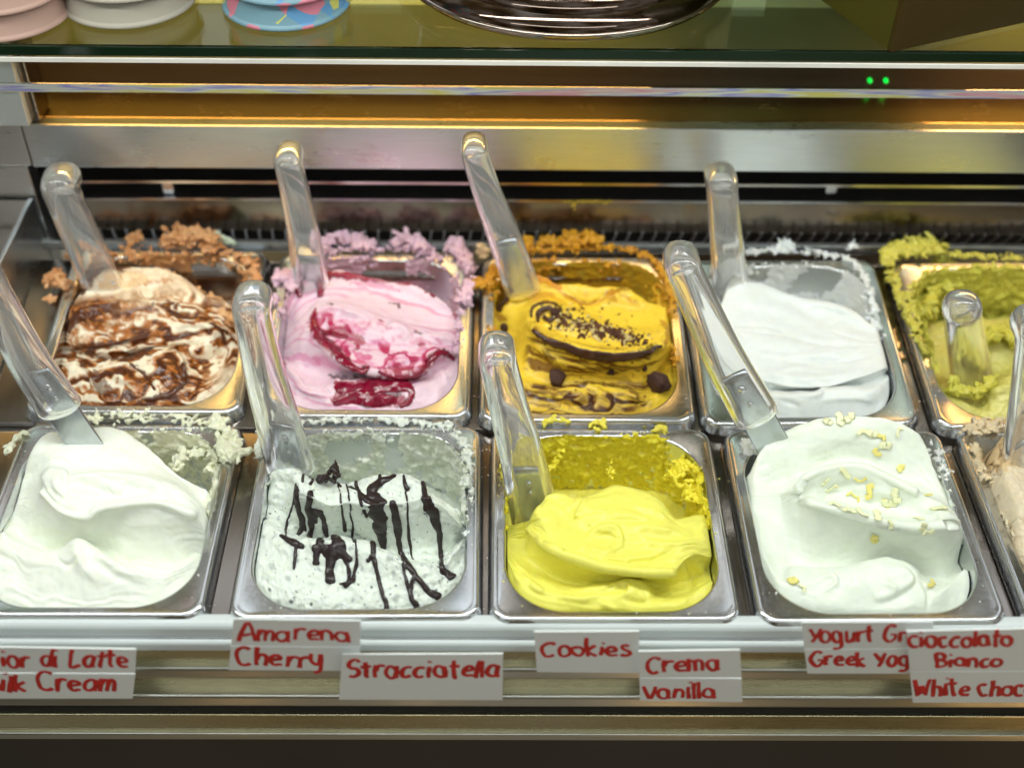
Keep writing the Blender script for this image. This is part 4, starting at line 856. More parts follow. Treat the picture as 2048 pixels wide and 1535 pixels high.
clumps(g1, along([(640, 962), (655, 950), (668, 930), (674, 945), (664, 962)], 22, 2, (8, 13), 2.0, 3.2, 12), (0.03, 0.018, 0.016), 'chocolate_curl', rough=0.3, seed=5, material=M['choc'])

# --- vanilla cream (front row)
LEM = lin(240, 234, 106)
g2 = Gelato(2, 'vanilla_cream_gelato', 'lemon yellow vanilla gelato folded into a smooth round scoop', [
 ([(1012, 1110, 60), (1040, 1165, 32), (1110, 1205, 19), (1220, 1213, 16), (1340, 1208, 19), (1425, 1165, 40)],),
 ([(1012, 1110, 66), (1035, 1145, 44), (1066, 1157, 38), (1138, 1179, 29), (1216, 1176, 29), (1278, 1164, 33), (1297, 1174, 30), (1312, 1194, 26), (1356, 1185, 34), (1430, 1160, 48)],),
 ([(1012, 1100, 74), (1040, 1120, 64), (1069, 1132, 60), (1106, 1152, 52), (1150, 1167, 45), (1216, 1168, 44), (1280, 1160, 47), (1312, 1172, 46), (1356, 1165, 48), (1432, 1130, 62)],),
 ([(1012, 1080, 84), (1050, 1075, 84), (1064, 1058, 78), (1075, 1068, 70), (1088, 1083, 60), (1119, 1104, 49), (1169, 1122, 41), (1216, 1135, 35), (1294, 1144, 32), (1341, 1145, 34), (1366, 1122, 44), (1388, 1107, 52), (1415, 1112, 56), (1434, 1110, 64)], True),
 ([(1012, 1065, 92), (1055, 1045, 86), (1080, 1035, 78), (1130, 1040, 74), (1200, 1055, 66), (1280, 1078, 58), (1360, 1085, 58), (1434, 1075, 72)],),
 ([(1012, 1050, 98), (1060, 1042, 86), (1075, 1022, 92), (1100, 996, 101), (1131, 989, 102), (1166, 995, 98), (1200, 979, 106), (1228, 970, 110), (1263, 974, 108), (1294, 984, 103), (1325, 1006, 94), (1353, 1035, 88), (1395, 1030, 92), (1434, 1030, 96)],),
], LEM, M['rich'], inset=0.0012, lump=0.00015, striae=0.0004)
g2.fold([(1072, 1040), (1085, 1070), (1115, 1095), (1165, 1112), (1220, 1125)], 3, 1.0, 20); g2.fold([(1166, 996), (1160, 1005), (1148, 1018), (1140, 1030)], 4, -2.5, 22)
g2.ridge([(1140, 1010), (1155, 1000), (1166, 997)], 7, 2.0); g2.ridge([(1150, 1025), (1145, 1030)], 6, -2.5)
g2.ridge([(1170, 1075), (1195, 1055), (1225, 1055), (1235, 1075), (1210, 1095), (1170, 1090)], 6, 1.4); g2.ridge([(1165, 1085), (1190, 1110), (1240, 1115), (1300, 1105)], 5, 1.2); g2.ridge([(1180, 1095), (1215, 1122), (1280, 1122), (1330, 1105)], 5, -1.4)
g2.ridge([(1205, 1036), (1250, 1038), (1290, 1042)], 4, -1.4); g2.ridge([(1280, 1050), (1320, 1058), (1360, 1065)], 6, 1.4); g2.ridge([(1240, 1010), (1280, 1020), (1320, 1040)], 7, -1.2); g2.ridge([(1175, 1018), (1215, 1022)], 4, 1.0)
g2.fold([(1220, 1190), (1250, 1185), (1252, 1172), (1215, 1178), (1160, 1182)], 3, 2.0, 18); g2.ridge([(1200, 1205), (1235, 1218)], 6, 1.6); g2.ridge([(1035, 1150), (1060, 1165), (1090, 1185)], 6, 1.5); g2.ridge([(1045, 1160), (1070, 1185), (1110, 1195)], 5, -1.2)
g2.ridge([(1064, 1060), (1088, 1083), (1119, 1103), (1169, 1121), (1216, 1134), (1294, 1143), (1341, 1144)], 8, 2.6, False); g2.ridge([(1110, 1040), (1170, 1055), (1250, 1085), (1330, 1100)], 30, -4.0); g2.ridge([(1062, 1045), (1080, 1015), (1105, 994), (1140, 988)], 7, 2.0)
for pts, w, d in (([(1165, 1080), (1190, 1052), (1230, 1050), (1245, 1078), (1215, 1100), (1175, 1098)], 5, 1.8), ([(1290, 1075), (1340, 1088), (1400, 1085)], 6, 1.8), ([(1250, 1120), (1310, 1112), (1350, 1095)], 5, -1.8), ([(1370, 1120), (1385, 1145), (1380, 1175)], 8, -1.8), ([(1395, 1130), (1415, 1150)], 8, 1.6), ([(1110, 1190), (1160, 1198), (1200, 1190)], 6, 1.8), ([(1240, 1195), (1280, 1205), (1300, 1200)], 6, -1.8), ([(1020, 1110), (1035, 1135), (1060, 1150)], 5, 1.8), ([(1080, 1020), (1090, 1005), (1115, 998)], 4, -1.2)): g2.ridge(pts, w, d)
g2.refresh(); g2.build()
LE2 = lin(238, 224, 64)
wall_coat(g2, [(1010, 870), (1080, 850), (1180, 842), (1270, 850), (1335, 868), (1340, 930), (1410, 940), (1425, 980), (1420, 1060), (1350, 1050), (1280, 1000), (1120, 1005), (1020, 1060), (1005, 960)], LE2, 3.2, z0=-0.064, rough=1.5, streak=0.9, holes=[[(1332, 872), (1345, 925), (1420, 925), (1440, 890)]])
clumps(g2, rim_line(0.30, 0.62, 70, 1.2, 2.4, 3, dens=0.2)+along([(1085, 842), (1120, 838), (1140, 845)], 20, 3, (0, 3), 1.5, 2.6, 1)+along([(1180, 850), (1195, 842), (1210, 842), (1190, 860)], 18, 3, (-4, 3), 2.0, 3.2, 2)+along([(1310, 862), (1322, 856), (1330, 862)], 10, 2, (0, 3), 1.6, 2.6, 3)+along([(1000, 880), (1005, 940), (1015, 960)], 10, 2, (-1, 2), 1.4, 2.2, 4)+along([(1210, 880), (1260, 870), (1290, 862)], 14, 2, (-4, 0), 1.2, 1.8, 5), lin(238, 226, 90), rough=0.7, seed=4)
clumps(g2, along([(1345, 945), (1370, 935), (1400, 950), (1408, 975), (1390, 1000), (1370, 965)], 40, 7, (-20, -6), 3.0, 5.5, 6)+along([(1130, 890), (1115, 920), (1100, 940)], 14, 3, (-16, -8), 1.6, 2.6, 7)+along([(1220, 900), (1222, 940), (1222, 960)], 14, 2, (-26, -12), 1.6, 2.6, 8), LE2, 'wall_lump', rough=0.8, seed=6)

# --- white gelato with shavings (front row)
g3 = Gelato(3, 'white_yogurt_gelato', 'glossy white gelato with a curled scoop scattered with pale yellow shavings', [
 ([(1525, 1110, 60), (1560, 1165, 34), (1650, 1207, 19), (1760, 1212, 17), (1870, 1195, 24), (1928, 1140, 50)],),
 ([(1525, 1095, 68), (1562, 1150, 44), (1587, 1135, 46), (1659, 1137, 44), (1709, 1132, 45), (1740, 1122, 48), (1772, 1118, 49), (1809, 1123, 47), (1834, 1138, 42), (1850, 1160, 36), (1890, 1170, 38), (1928, 1140, 56)],),
 ([(1522, 1080, 76), (1555, 1115, 64), (1587, 1128, 62), (1659, 1130, 62), (1709, 1126, 62), (1772, 1112, 66), (1815, 1118, 64), (1850, 1140, 60), (1890, 1145, 58), (1930, 1110, 70)],),
 ([(1518, 1030, 98), (1560, 1025, 98), (1595, 1008, 96), (1621, 1007, 86), (1665, 1019, 79), (1721, 1035, 71), (1768, 1047, 66), (1815, 1054, 63), (1862, 1054, 62), (1903, 1049, 64), (1930, 1060, 70)], True),
 ([(1516, 1000, 108), (1560, 1000, 108), (1590, 990, 102), (1630, 992, 101), (1690, 998, 100), (1760, 1012, 94), (1840, 1026, 86), (1900, 1032, 76), (1928, 1045, 76)],),
 ([(1512, 980, 114), (1560, 985, 112), (1592, 982, 102), (1615, 954, 111), (1653, 938, 118), (1690, 932, 121), (1728, 935, 119), (1768, 953, 112), (1815, 978, 101), (1843, 990, 96), (1884, 1006, 90), (1926, 1034, 82)], True),
 ([(1508, 960, 122), (1560, 965, 122), (1600, 955, 122), (1653, 928, 133), (1690, 922, 135), (1735, 926, 133), (1780, 946, 126), (1830, 972, 114), (1870, 990, 106), (1920, 1015, 95)],),
 ([(1506, 945, 128), (1560, 915, 135), (1640, 880, 142), (1710, 872, 144), (1780, 890, 140), (1830, 925, 130), (1870, 965, 116), (1915, 1002, 102)],),
 ([(1500, 940, 132), (1515, 910, 140), (1543, 878, 149), (1590, 854, 154), (1634, 839, 157), (1690, 832, 159), (1753, 835, 157), (1800, 846, 153), (1834, 866, 147), (1852, 893, 140), (1864, 930, 129), (1880, 965, 118), (1912, 992, 108)],),
], lin(232, 238, 224), M['milk'], inset=0.001, noise=0.0006, striae=0.0002)
g3.fold([(1600, 985), (1618, 962), (1655, 945), (1695, 940), (1735, 946), (1790, 975)], 4, 1.2, 14); g3.ridge([(1640, 1000), (1680, 975), (1720, 965), (1760, 970)], 8, -1.2); g3.ridge([(1720, 990), (1760, 985), (1800, 1000)], 9, 1.4); g3.ridge([(1830, 1010), (1870, 1025), (1910, 1030)], 9, 1.2); g3.ridge([(1840, 1035), (1880, 1032)], 6, -1.0)
g3.fold([(1740, 1180), (1755, 1200), (1790, 1190), (1830, 1160), (1810, 1130), (1770, 1125)], 5, -1.8, 24); g3.ridge([(1640, 1155), (1665, 1150), (1672, 1165), (1650, 1180)], 5, 1.2); g3.ridge([(1850, 1165), (1858, 1190), (1855, 1215)], 4, -1.6); g3.ridge([(1770, 1165), (1785, 1172), (1795, 1180)], 5, 1.5)
g3.ridge([(1605, 1000), (1665, 1018), (1721, 1034), (1768, 1046), (1815, 1053), (1862, 1053), (1910, 1048)], 8, 2.8, False); g3.ridge([(1630, 985), (1690, 985), (1760, 1005), (1830, 1022)], 20, -4.5); g3.ridge([(1596, 980), (1615, 955), (1653, 939), (1690, 933), (1728, 936), (1768, 954), (1830, 985)], 6, 2.5, False)
g3.refresh(); g3.build()
wall_coat(g3, [(1830, 880), (1890, 900), (1915, 960), (1935, 1040), (1890, 1010), (1860, 960)], lin(232, 236, 228), 1.6, rough=1.3)
clumps(g3, along([(1850, 900), (1880, 920), (1892, 945), (1885, 960)], 40, 8, (-4, 2), 1.2, 2.6, 3)+along([(1490, 880), (1500, 900), (1515, 870), (1550, 868)], 20, 4, (-2, 3), 2.4, 4.4, 4), lin(238, 242, 234), rough=0.9, seed=8)
rg = np.random.default_rng(4); SH = []
for px, py in ((1655, 843), (1680, 838), (1700, 836), (1725, 862), (1745, 868), (1760, 872), (1770, 890), (1752, 905), (1795, 862), (1800, 934), (1650, 962), (1662, 975), (1690, 945), (1722, 960), (1740, 982), (1708, 992), (1672, 1010), (1700, 1022), (1722, 1028), (1755, 1033), (1780, 1005), (1790, 990), (1772, 1006), (1785, 1048), (1838, 1038), (1848, 1052), (1856, 1062), (1748, 1076), (1878, 1018), (1585, 1163), (1600, 1172), (1862, 1170), (1856, 992)):
    h, nn = g3.hit(px, py)
    if h is None: continue
    a = rg.normal(size=3); a -= nn*(a@nn); a /= np.linalg.norm(a); L2 = rg.uniform(0.0016, 0.0046); c2 = np.cross(nn, a)
    q = np.array([h+a*L2*t+c2*0.0022*(t*t)*rg.choice([-1, 1])+nn*(0.0007+0.0012*(t+1)/2) for t in np.linspace(-1, 1, 7)])
    SH.append(1); v, f = tube_data(q, rg.uniform(0.0008, 0.0026), 0.00045, up=nn, seg=8)
    col = np.tile(lin(*((240, 240, 196) if rg.random() < 0.7 else (234, 222, 130))), (len(v), 1))
    mesh_obj('shaving', to_pan(3, v), f, M['rich'], g3.t, col=col, gloss=np.full(len(v), 0.2))

# --- beige nut gelato (front row, cut by the picture's side)
BEI = lin(222, 206, 176)
g4 = Gelato(4, 'hazelnut_gelato', 'beige nut gelato with a rough scraped peak behind its smooth front', [
 ([(2045, 1140, 50), (2085, 1190, 25), (2200, 1210, 18), (2330, 1205, 20), (2440, 1150, 50)],), ([(2015, 1060, 74), (2060, 1090, 62), (2150, 1100, 58), (2300, 1100, 60), (2420, 1070, 74)],),
 ([(1985, 985, 104), (2020, 985, 100), (2070, 1000, 92), (2200, 1000, 95), (2400, 1000, 100)],), ([(1965, 935, 130), (2005, 915, 134), (2050, 925, 132), (2200, 930, 130), (2370, 930, 132)],),
 ([(1948, 885, 152), (1975, 856, 158), (2010, 862, 154), (2060, 870, 155), (2200, 870, 155), (2350, 880, 154)],)], BEI, M['rich'], lump=0.0016)
g4.ridge([(1970, 900), (1985, 925), (2000, 950)], 8, -4); g4.ridge([(2000, 870), (2008, 900), (1998, 930)], 8, -3); g4.ridge([(1990, 985), (2010, 1010), (2040, 1040)], 10, 2)
g4.refresh(); g4.area([(1950, 860), (2048, 860), (2048, 935), (1990, 950)], lin(206, 172, 116), 0.7); g4.build()
wall_coat(g4, [(1930, 845), (2100, 845), (2100, 900), (2010, 960), (2030, 1100), (1985, 1000), (1950, 930)], BEI, 2.2, rough=1.4)
clumps(g4, along([(1938, 862), (1965, 850), (2000, 846), (2040, 846)], 36, 6, (0, 5), 2.0, 4.0, 3)+along([(1945, 890), (1960, 925), (1975, 960)], 20, 4, (-3, 2), 1.6, 3.0, 4), lin(224, 206, 170), rough=1.0, seed=9)

# --- caramel swirl (back row)
CREAM, CARA, BROWN = lin(246, 234, 208), lin(176, 104, 36), lin(84, 40, 14)
g5 = Gelato(5, 'caramel_swirl_gelato', 'cream gelato marbled with glossy brown caramel sauce', [
 ([(112, 745, 56), (145, 782, 34), (220, 800, 20), (320, 800, 20), (400, 785, 27), (462, 735, 58)],),
 ([(115, 715, 74), (128, 716, 66), (153, 716, 62), (191, 728, 52), (232, 725, 52), (273, 714, 57), (314, 701, 63), (342, 706, 60), (366, 723, 51), (380, 745, 44), (405, 750, 48), (440, 735, 58), (468, 700, 78)],),
 ([(116, 700, 82), (150, 706, 76), (191, 718, 68), (232, 715, 68), (273, 705, 72), (314, 695, 76), (345, 697, 75), (375, 715, 68), (410, 720, 66), (470, 685, 88)],),
 ([(118, 680, 90), (135, 690, 78), (180, 700, 69), (240, 700, 68), (300, 690, 71), (350, 685, 74), (400, 700, 68), (430, 690, 76), (470, 672, 92)],),
 ([(118, 655, 100), (140, 640, 94), (200, 645, 90), (280, 645, 89), (350, 648, 88), (420, 660, 84), (470, 660, 95)],),
 ([(118, 640, 104), (130, 624, 100), (146, 608, 108), (178, 600, 109), (219, 596, 111), (246, 603, 107), (301, 603, 107), (342, 607, 105), (377, 614, 102), (410, 631, 95), (443, 650, 90), (472, 680, 88)],),
 ([(120, 632, 112), (146, 600, 118), (178, 592, 119), (219, 588, 121), (246, 594, 118), (301, 594, 118), (342, 598, 116), (377, 605, 113), (410, 622, 106), (443, 640, 100), (472, 670, 98)],),
 ([(125, 615, 118), (164, 590, 124), (176, 566, 136), (219, 541, 148), (246, 533, 152), (287, 536, 150), (328, 537, 149), (355, 549, 142), (383, 568, 133), (410, 588, 123), (443, 596, 120), (474, 620, 114)],),
], CREAM, M['rich'], noise=0.0012)
for pts, w, d in (([(140, 620), (180, 640), (230, 640), (290, 620)], 7, 2.0), ([(150, 655), (210, 672), (270, 660), (330, 640)], 6, -2.0), ([(160, 640), (200, 655), (250, 650)], 5, -1.8), ([(190, 615), (240, 625), (280, 612)], 6, 1.8), ([(240, 680), (290, 675), (330, 655), (380, 640)], 6, 1.8), ([(330, 670), (370, 650), (410, 650), (430, 680)], 7, 2.2), ([(350, 690), (390, 690), (410, 670)], 6, -1.8), ([(140, 690), (200, 700), (260, 690)], 6, -1.6),
               ([(150, 725), (170, 750), (175, 790)], 6, -2.4), ([(200, 735), (250, 760), (300, 770)], 7, 1.8), ([(250, 730), (290, 750), (310, 780)], 4, -1.6), ([(300, 715), (340, 735), (365, 770)], 7, 1.5), ([(380, 750), (395, 780), (375, 795)], 5, 1.2), ([(420, 650), (445, 690), (440, 730)], 7, -2.2), ([(290, 640), (330, 625), (390, 630)], 5, -1.5), ([(190, 560), (250, 550), (320, 560)], 8, 1.5)):
    g5.ridge(pts, w, d)
g5.refresh()
k = np.arange(len(g5.V)); V = g5.V; uv = g5.uv
mar = g5.flow(85, 11, 2.6, 3.0, 4); mar2 = g5.flow(230, 14, 3.0, 8.0, 3)
up = sstep(628, 572, uv[:, 1]+46*fbm(V*55, 3)); right = sstep(395, 450, uv[:, 0])*sstep(715, 745, uv[:, 1])
amt = (1-0.78*up)*(1-0.8*right)
tan = sstep(-0.30, 0.10, mar+0.4*mar2)*0.75*amt; fcar = sstep(-0.24, 0.0, mar+0.30*mar2)*amt; fbr = sstep(0.0, 0.20, mar+0.45*mar2)*amt
for f_, c_ in ((tan, lin(226, 180, 122)), (fcar, CARA), (fbr, BROWN)): g5.col = g5.col*(1-f_[:, None])+c_*f_[:, None]
g5.V = g5.V-g5.n*(0.0007*fcar-0.0005*sstep(0.2, -0.3, mar2))[:, None]
g5.gl = np.clip(0.15+fcar*0.9, 0, 1.0)
for pts, w, c, a in (([(165, 588), (180, 564), (215, 543), (262, 532)], 9, BROWN, 0.9), ([(200, 575), (250, 560), (300, 560)], 18, lin(226, 176, 96), 0.5), ([(280, 570), (320, 562), (350, 560)], 5, CARA, 0.6), ([(132, 660), (150, 640), (185, 626)], 12, BROWN, 0.85), ([(140, 695), (200, 690), (260, 678), (300, 650)], 6, BROWN, 0.8), ([(160, 705), (230, 718), (300, 706)], 5, BROWN, 0.85), ([(260, 725), (285, 745), (305, 775)], 3, BROWN, 0.9), ([(420, 645), (440, 660), (450, 690)], 5, BROWN, 0.85), ([(270, 800), (330, 790), (370, 760), (365, 720)], 8, BROWN, 0.9), ([(190, 740), (200, 770), (230, 790)], 16, BROWN, 0.75), ([(290, 612), (330, 606), (375, 612)], 4, BROWN, 0.8)):
    g5.paint(pts, w, c, a, 5.0, gloss=0.85, streak=0.5)
g5.build()
for grp in ([([(166, 588), (180, 565), (215, 544), (262, 533)], [8, 14, 12, 5])], [([(135, 662), (152, 640), (186, 626)], [14, 18, 10])], [([(262, 726), (285, 746), (308, 778)], [4, 6, 7])], [([(422, 646), (442, 660), (452, 690)], [6, 9, 6])], [([(290, 800), (335, 790), (368, 762), (366, 726)], [8, 12, 12, 6])], [([(145, 697), (200, 692), (262, 678)], [5, 9, 5])]):
    drips(g5, grp, M['caramel'], 'caramel_sauce', 0.0009)
TAN = lin(220, 170, 122)
wall_coat(g5, [(130, 520), (180, 500), (300, 492), (420, 492), (505, 515), (510, 590), (490, 640), (450, 640), (400, 585), (340, 540), (240, 530), (170, 570), (125, 620)], lin(206, 150, 96), 1.8, holes=[[(225, 505), (290, 505), (285, 530), (230, 532)], [(380, 520), (480, 515), (495, 570), (440, 600), (395, 570)]], rough=1.4, colour2=lin(176, 130, 86))
clumps(g5, rim_line(0.18, 0.90, 190, 1.6, 3.2, 4)+along([(260, 480), (280, 472)], 10, 4, (0, 6), 2.4, 3.8, 1)+along([(330, 478), (360, 472), (400, 470), (425, 480)], 44, 7, (0, 12), 3.0, 5.4, 2)+along([(140, 512), (170, 505), (330, 492), (430, 495), (500, 520)], 60, 4, (0, 4), 1.6, 3.0, 3)+along([(95, 560), (115, 555), (125, 565)], 22, 6, (0, 6), 2.6, 4.4, 4)+along([(92, 600), (108, 598)], 9, 3, (0, 2), 1.6, 2.6, 5)+along([(505, 530), (512, 560), (500, 590)], 26, 4, (-2, 3), 1.6, 3.0, 6), TAN, rough=1.1, seed=11, colour2=lin(196, 136, 84))
clumps(g5, along([(340, 555), (375, 575), (400, 592), (425, 600), (450, 625), (462, 650)], 60, 6, (-14, -3), 2.2, 4.2, 7), lin(232, 188, 140), 'wall_lump', rough=1.0, seed=12, colour2=lin(206, 150, 96))
def blob(px, py): return [(px, py, 2, 3)]

# --- cherry (back row)
PINK, RED, DRED = lin(236, 208, 220), lin(150, 0, 44), lin(66, 0, 20)
g6 = Gelato(6, 'cherry_gelato', 'pale pink gelato rippled with shiny crimson cherry sauce', [
 ([(566, 745, 60), (595, 788, 33), (680, 812, 19), (800, 814, 19), (870, 792, 30), (913, 740, 60)],),
 ([(567, 730, 68), (597, 757, 44), (613, 774, 36), (646, 775, 34), (662, 771, 36), (675, 760, 40), (706, 757, 41), (761, 759, 40), (802, 764, 38), (824, 774, 34), (857, 765, 42), (913, 728, 66)],),
 ([(567, 718, 78), (600, 738, 62), (651, 752, 56), (706, 752, 54), (761, 754, 52), (802, 757, 50), (840, 755, 54), (880, 735, 64), (913, 715, 75)],),
 ([(567, 705, 84), (585, 700, 80), (605, 690, 76), (628, 686, 72), (657, 702, 62), (684, 722, 51), (715, 737, 44), (760, 747, 41), (800, 750, 42), (843, 737, 49), (865, 714, 60), (888, 704, 70), (913, 712, 76)], True),
 ([(568, 688, 92), (590, 670, 90), (625, 655, 88), (680, 672, 78), (740, 690, 69), (800, 694, 67), (860, 690, 72), (913, 695, 82)],),
 ([(569, 672, 98), (592, 655, 97), (615, 625, 107), (638, 608, 112), (665, 607, 112), (693, 613, 108), (734, 627, 101), (761, 640, 94), (802, 649, 90), (843, 661, 86), (881, 668, 85), (913, 678, 88)],),
 ([(570, 662, 104), (595, 640, 106), (625, 610, 118), (650, 598, 123), (680, 600, 121), (734, 615, 112), (780, 630, 104), (843, 648, 97), (913, 660, 98)],),
 ([(571, 640, 114), (600, 600, 126), (650, 575, 137), (720, 578, 135), (800, 600, 124), (860, 620, 115), (912, 640, 108)],),
 ([(573, 610, 122), (580, 590, 128), (592, 563, 142), (613, 550, 149), (651, 541, 152), (679, 540, 153), (706, 547, 149), (761, 560, 141), (829, 569, 136), (851, 582, 130), (884, 602, 121), (911, 628, 111)],),
], PINK, M['rich'], noise=0.0008)
for pts, w, d in (([(640, 620), (665, 615), (700, 625), (735, 635)], 5, 2.2), ([(650, 640), (690, 635), (735, 640)], 5, -1.6), ([(640, 640), (660, 670), (700, 700)], 8, -2.2), ([(690, 690), (720, 680), (740, 690)], 5, 1.6), ([(770, 660), (790, 650), (815, 665), (800, 680)], 6, 1.8), ([(830, 670), (870, 680), (890, 695)], 6, -1.4), ([(760, 735), (800, 725), (845, 715)], 5, 1.6), ([(590, 770), (620, 785), (650, 790)], 5, 1.6), ([(600, 760), (640, 768), (660, 790)], 4, -1.4), ([(700, 790), (750, 800), (800, 795)], 6, 1.5), ([(790, 775), (800, 790), (790, 805)], 6, -1.8), ([(850, 750), (880, 745), (895, 760)], 6, 1.4), ([(620, 570), (700, 560), (780, 575)], 6, -0.9)): g6.ridge(pts, w, d)
g6.ridge([(628, 665), (657, 700), (684, 721), (715, 736), (760, 746), (800, 749), (843, 737), (865, 714), (888, 703)], 6, 2.6, False); g6.ridge([(640, 650), (700, 672), (770, 690), (850, 690)], 16, -3.5)
g6.refresh()
MAG = lin(206, 84, 140)
g6.area([(600, 640), (650, 610), (760, 640), (900, 680), (900, 720), (800, 755), (690, 740), (600, 720)], MAG, 0.55, 10, 14, None, lambda V, uv: sstep(-0.02, 0.35, fbm(V*np.array([60, 120, 120])+fbm(V*60, 2)[:, None]*1.5, 3)))
fl = g6.flow(200, 10, 1.4, 5.0, 3); fr = sstep(0.10, 0.32, fl)*0.6; g6.col = g6.col*(1-fr[:, None])+lin(214, 120, 164)*fr[:, None]
fl2 = g6.flow(95, 16, 2.8, 12.0, 4); rm = sstep(0, 26, poly_sd(g6.uv, [(615, 625), (660, 605), (760, 640), (900, 672), (905, 718), (845, 745), (760, 752), (690, 735), (630, 690)]))
for lo_, hi_, c_, a_ in ((-0.05, 0.20, lin(216, 90, 150), 0.75), (0.10, 0.26, lin(176, 14, 74), 0.92)): f_ = sstep(lo_, hi_, fl2)*rm*a_; g6.col = g6.col*(1-f_[:, None])+c_*f_[:, None]; g6.gl = np.maximum(g6.gl, f_*0.8)
for pts, w, c, a in (([(590, 562), (600, 553), (640, 548), (690, 552), (740, 558), (830, 568), (856, 584)], 7, RED, 0.95), ([(592, 562), (596, 580), (600, 592)], 8, DRED, 0.9), ([(640, 552), (638, 578), (640, 592)], 9, DRED, 0.9), ([(660, 553), (650, 565), (640, 585)], 6, RED, 0.9), ([(690, 545), (720, 552)], 6, RED, 0.8), ([(700, 566), (750, 570), (800, 580)], 6, MAG, 0.5),
    ([(630, 622), (628, 648), (640, 672), (660, 690), (685, 715), (712, 740)], 14, RED, 0.97), ([(640, 660), (660, 688), (690, 718), (715, 742)], 8, DRED, 0.8), ([(650, 660), (690, 668), (720, 680), (712, 695)], 12, RED, 0.8), ([(700, 735), (725, 740), (735, 730)], 10, DRED, 0.9), ([(700, 700), (730, 715), (745, 710)], 6, MAG, 0.8), ([(755, 742), (800, 756), (835, 748), (860, 722), (880, 704), (905, 716)], 9, RED, 0.95), ([(860, 715), (885, 702), (907, 718)], 7, DRED, 0.85), ([(765, 735), (800, 738), (830, 735)], 5, RED, 0.8),
    ([(672, 765), (700, 775), (740, 770), (790, 770), (820, 780)], 15, RED, 0.9), ([(668, 800), (700, 790), (750, 800), (810, 800)], 18, RED, 0.9), ([(740, 780), (770, 785), (800, 790)], 10, DRED, 0.7), ([(810, 770), (824, 782), (812, 805), (795, 812)], 7, DRED, 0.9), ([(655, 750), (690, 756), (730, 756)], 5, DRED, 0.8), ([(905, 620), (912, 635)], 6, RED, 0.8), ([(567, 720), (570, 735)], 4, RED, 0.7), ([(780, 605), (800, 612)], 4, DRED, 0.8), ([(655, 606), (668, 609)], 4, DRED, 0.8), ([(755, 640), (768, 644)], 4, RED, 0.8), ([(825, 662), (845, 668)], 4, DRED, 0.7), ([(838, 685), (850, 690)], 5, RED, 0.7)):
    g6.paint(pts, w, c, a, 4.0, gloss=0.9, soft=0.72, streak=0.3)
g6.area([(705, 770), (800, 775), (790, 790), (720, 800)], PINK, 0.8, 9, 6, None, lambda V, uv: sstep(0.0, 0.15, fbm(V*130, 3)))
g6.build()
for grp in ([([(592, 566), (602, 554), (640, 549), (690, 552)], [10, 12, 9, 5]), ([(594, 562), (595, 580), (600, 595)], [9, 11, 12]), ([(640, 551), (637, 572), (641, 593)], [10, 12, 14]), ([(662, 553), (650, 566)], [6, 8])],
 [([(630, 625), (628, 648), (640, 672), (660, 692), (685, 717), (714, 741)], [8, 14, 20, 20, 18, 16]), ([(648, 662), (672, 670), (696, 672)], [8, 14, 8]), ([(700, 732), (725, 741), (738, 732)], [10, 14, 6])],
 [([(757, 744), (800, 756), (836, 748), (861, 722), (882, 704), (907, 718)], [6, 9, 9, 11, 13, 12])], [([(674, 768), (700, 782), (740, 776), (790, 772), (822, 780), (816, 804), (800, 812)], [22, 34, 36, 30, 16, 12, 12]), ([(668, 802), (706, 796), (750, 800), (790, 800)], [16, 30, 34, 16]), ([(730, 776), (750, 800)], [20, 20])], [([(740, 553), (790, 562), (830, 569)], [3, 5, 4])], [([(852, 580), (868, 592)], [5, 7])]):
    drips(g6, grp, M['cherry'], 'cherry_sauce', 0.0010)
PK2 = lin(222, 190, 204)
wall_coat(g6, [(560, 520), (640, 495), (740, 490), (850, 500), (915, 530), (925, 600), (915, 650), (880, 610), (830, 575), (700, 560), (590, 580), (560, 640)], PK2, 2.2, holes=[[(745, 512), (820, 505), (810, 560), (735, 560), (725, 540)], [(860, 520), (905, 540), (912, 590), (880, 600), (862, 570)], [(840, 545), (875, 560), (870, 590), (850, 570)]], rough=1.1)
clumps(g6, rim_line(0.18, 0.92, 190, 1.6, 3.2, 5)+along([(640, 490), (665, 478), (700, 475), (720, 485), (740, 492)], 44, 6, (0, 9), 2.6, 4.6, 1)+along([(790, 485), (810, 475), (830, 485), (850, 495)], 36, 6, (0, 10), 2.6, 5.0, 2)+along([(905, 500), (918, 490), (930, 515), (940, 540)], 40, 6, (0, 8), 2.8, 5.0, 3)+along([(930, 565), (935, 580), (920, 600)], 20, 5, (0, 4), 2.4, 4.0, 4)+along([(560, 560), (575, 550), (585, 570)], 22, 6, (0, 5), 2.6, 4.4, 5)+along([(640, 505), (700, 500), (770, 497), (850, 505), (890, 520)], 46, 3, (0, 3), 1.4, 2.6, 6)+along([(556, 590), (550, 605)], 8, 3, (0, 3), 1.8, 3.0, 7), lin(226, 190, 206), rough=1.0, seed=14)

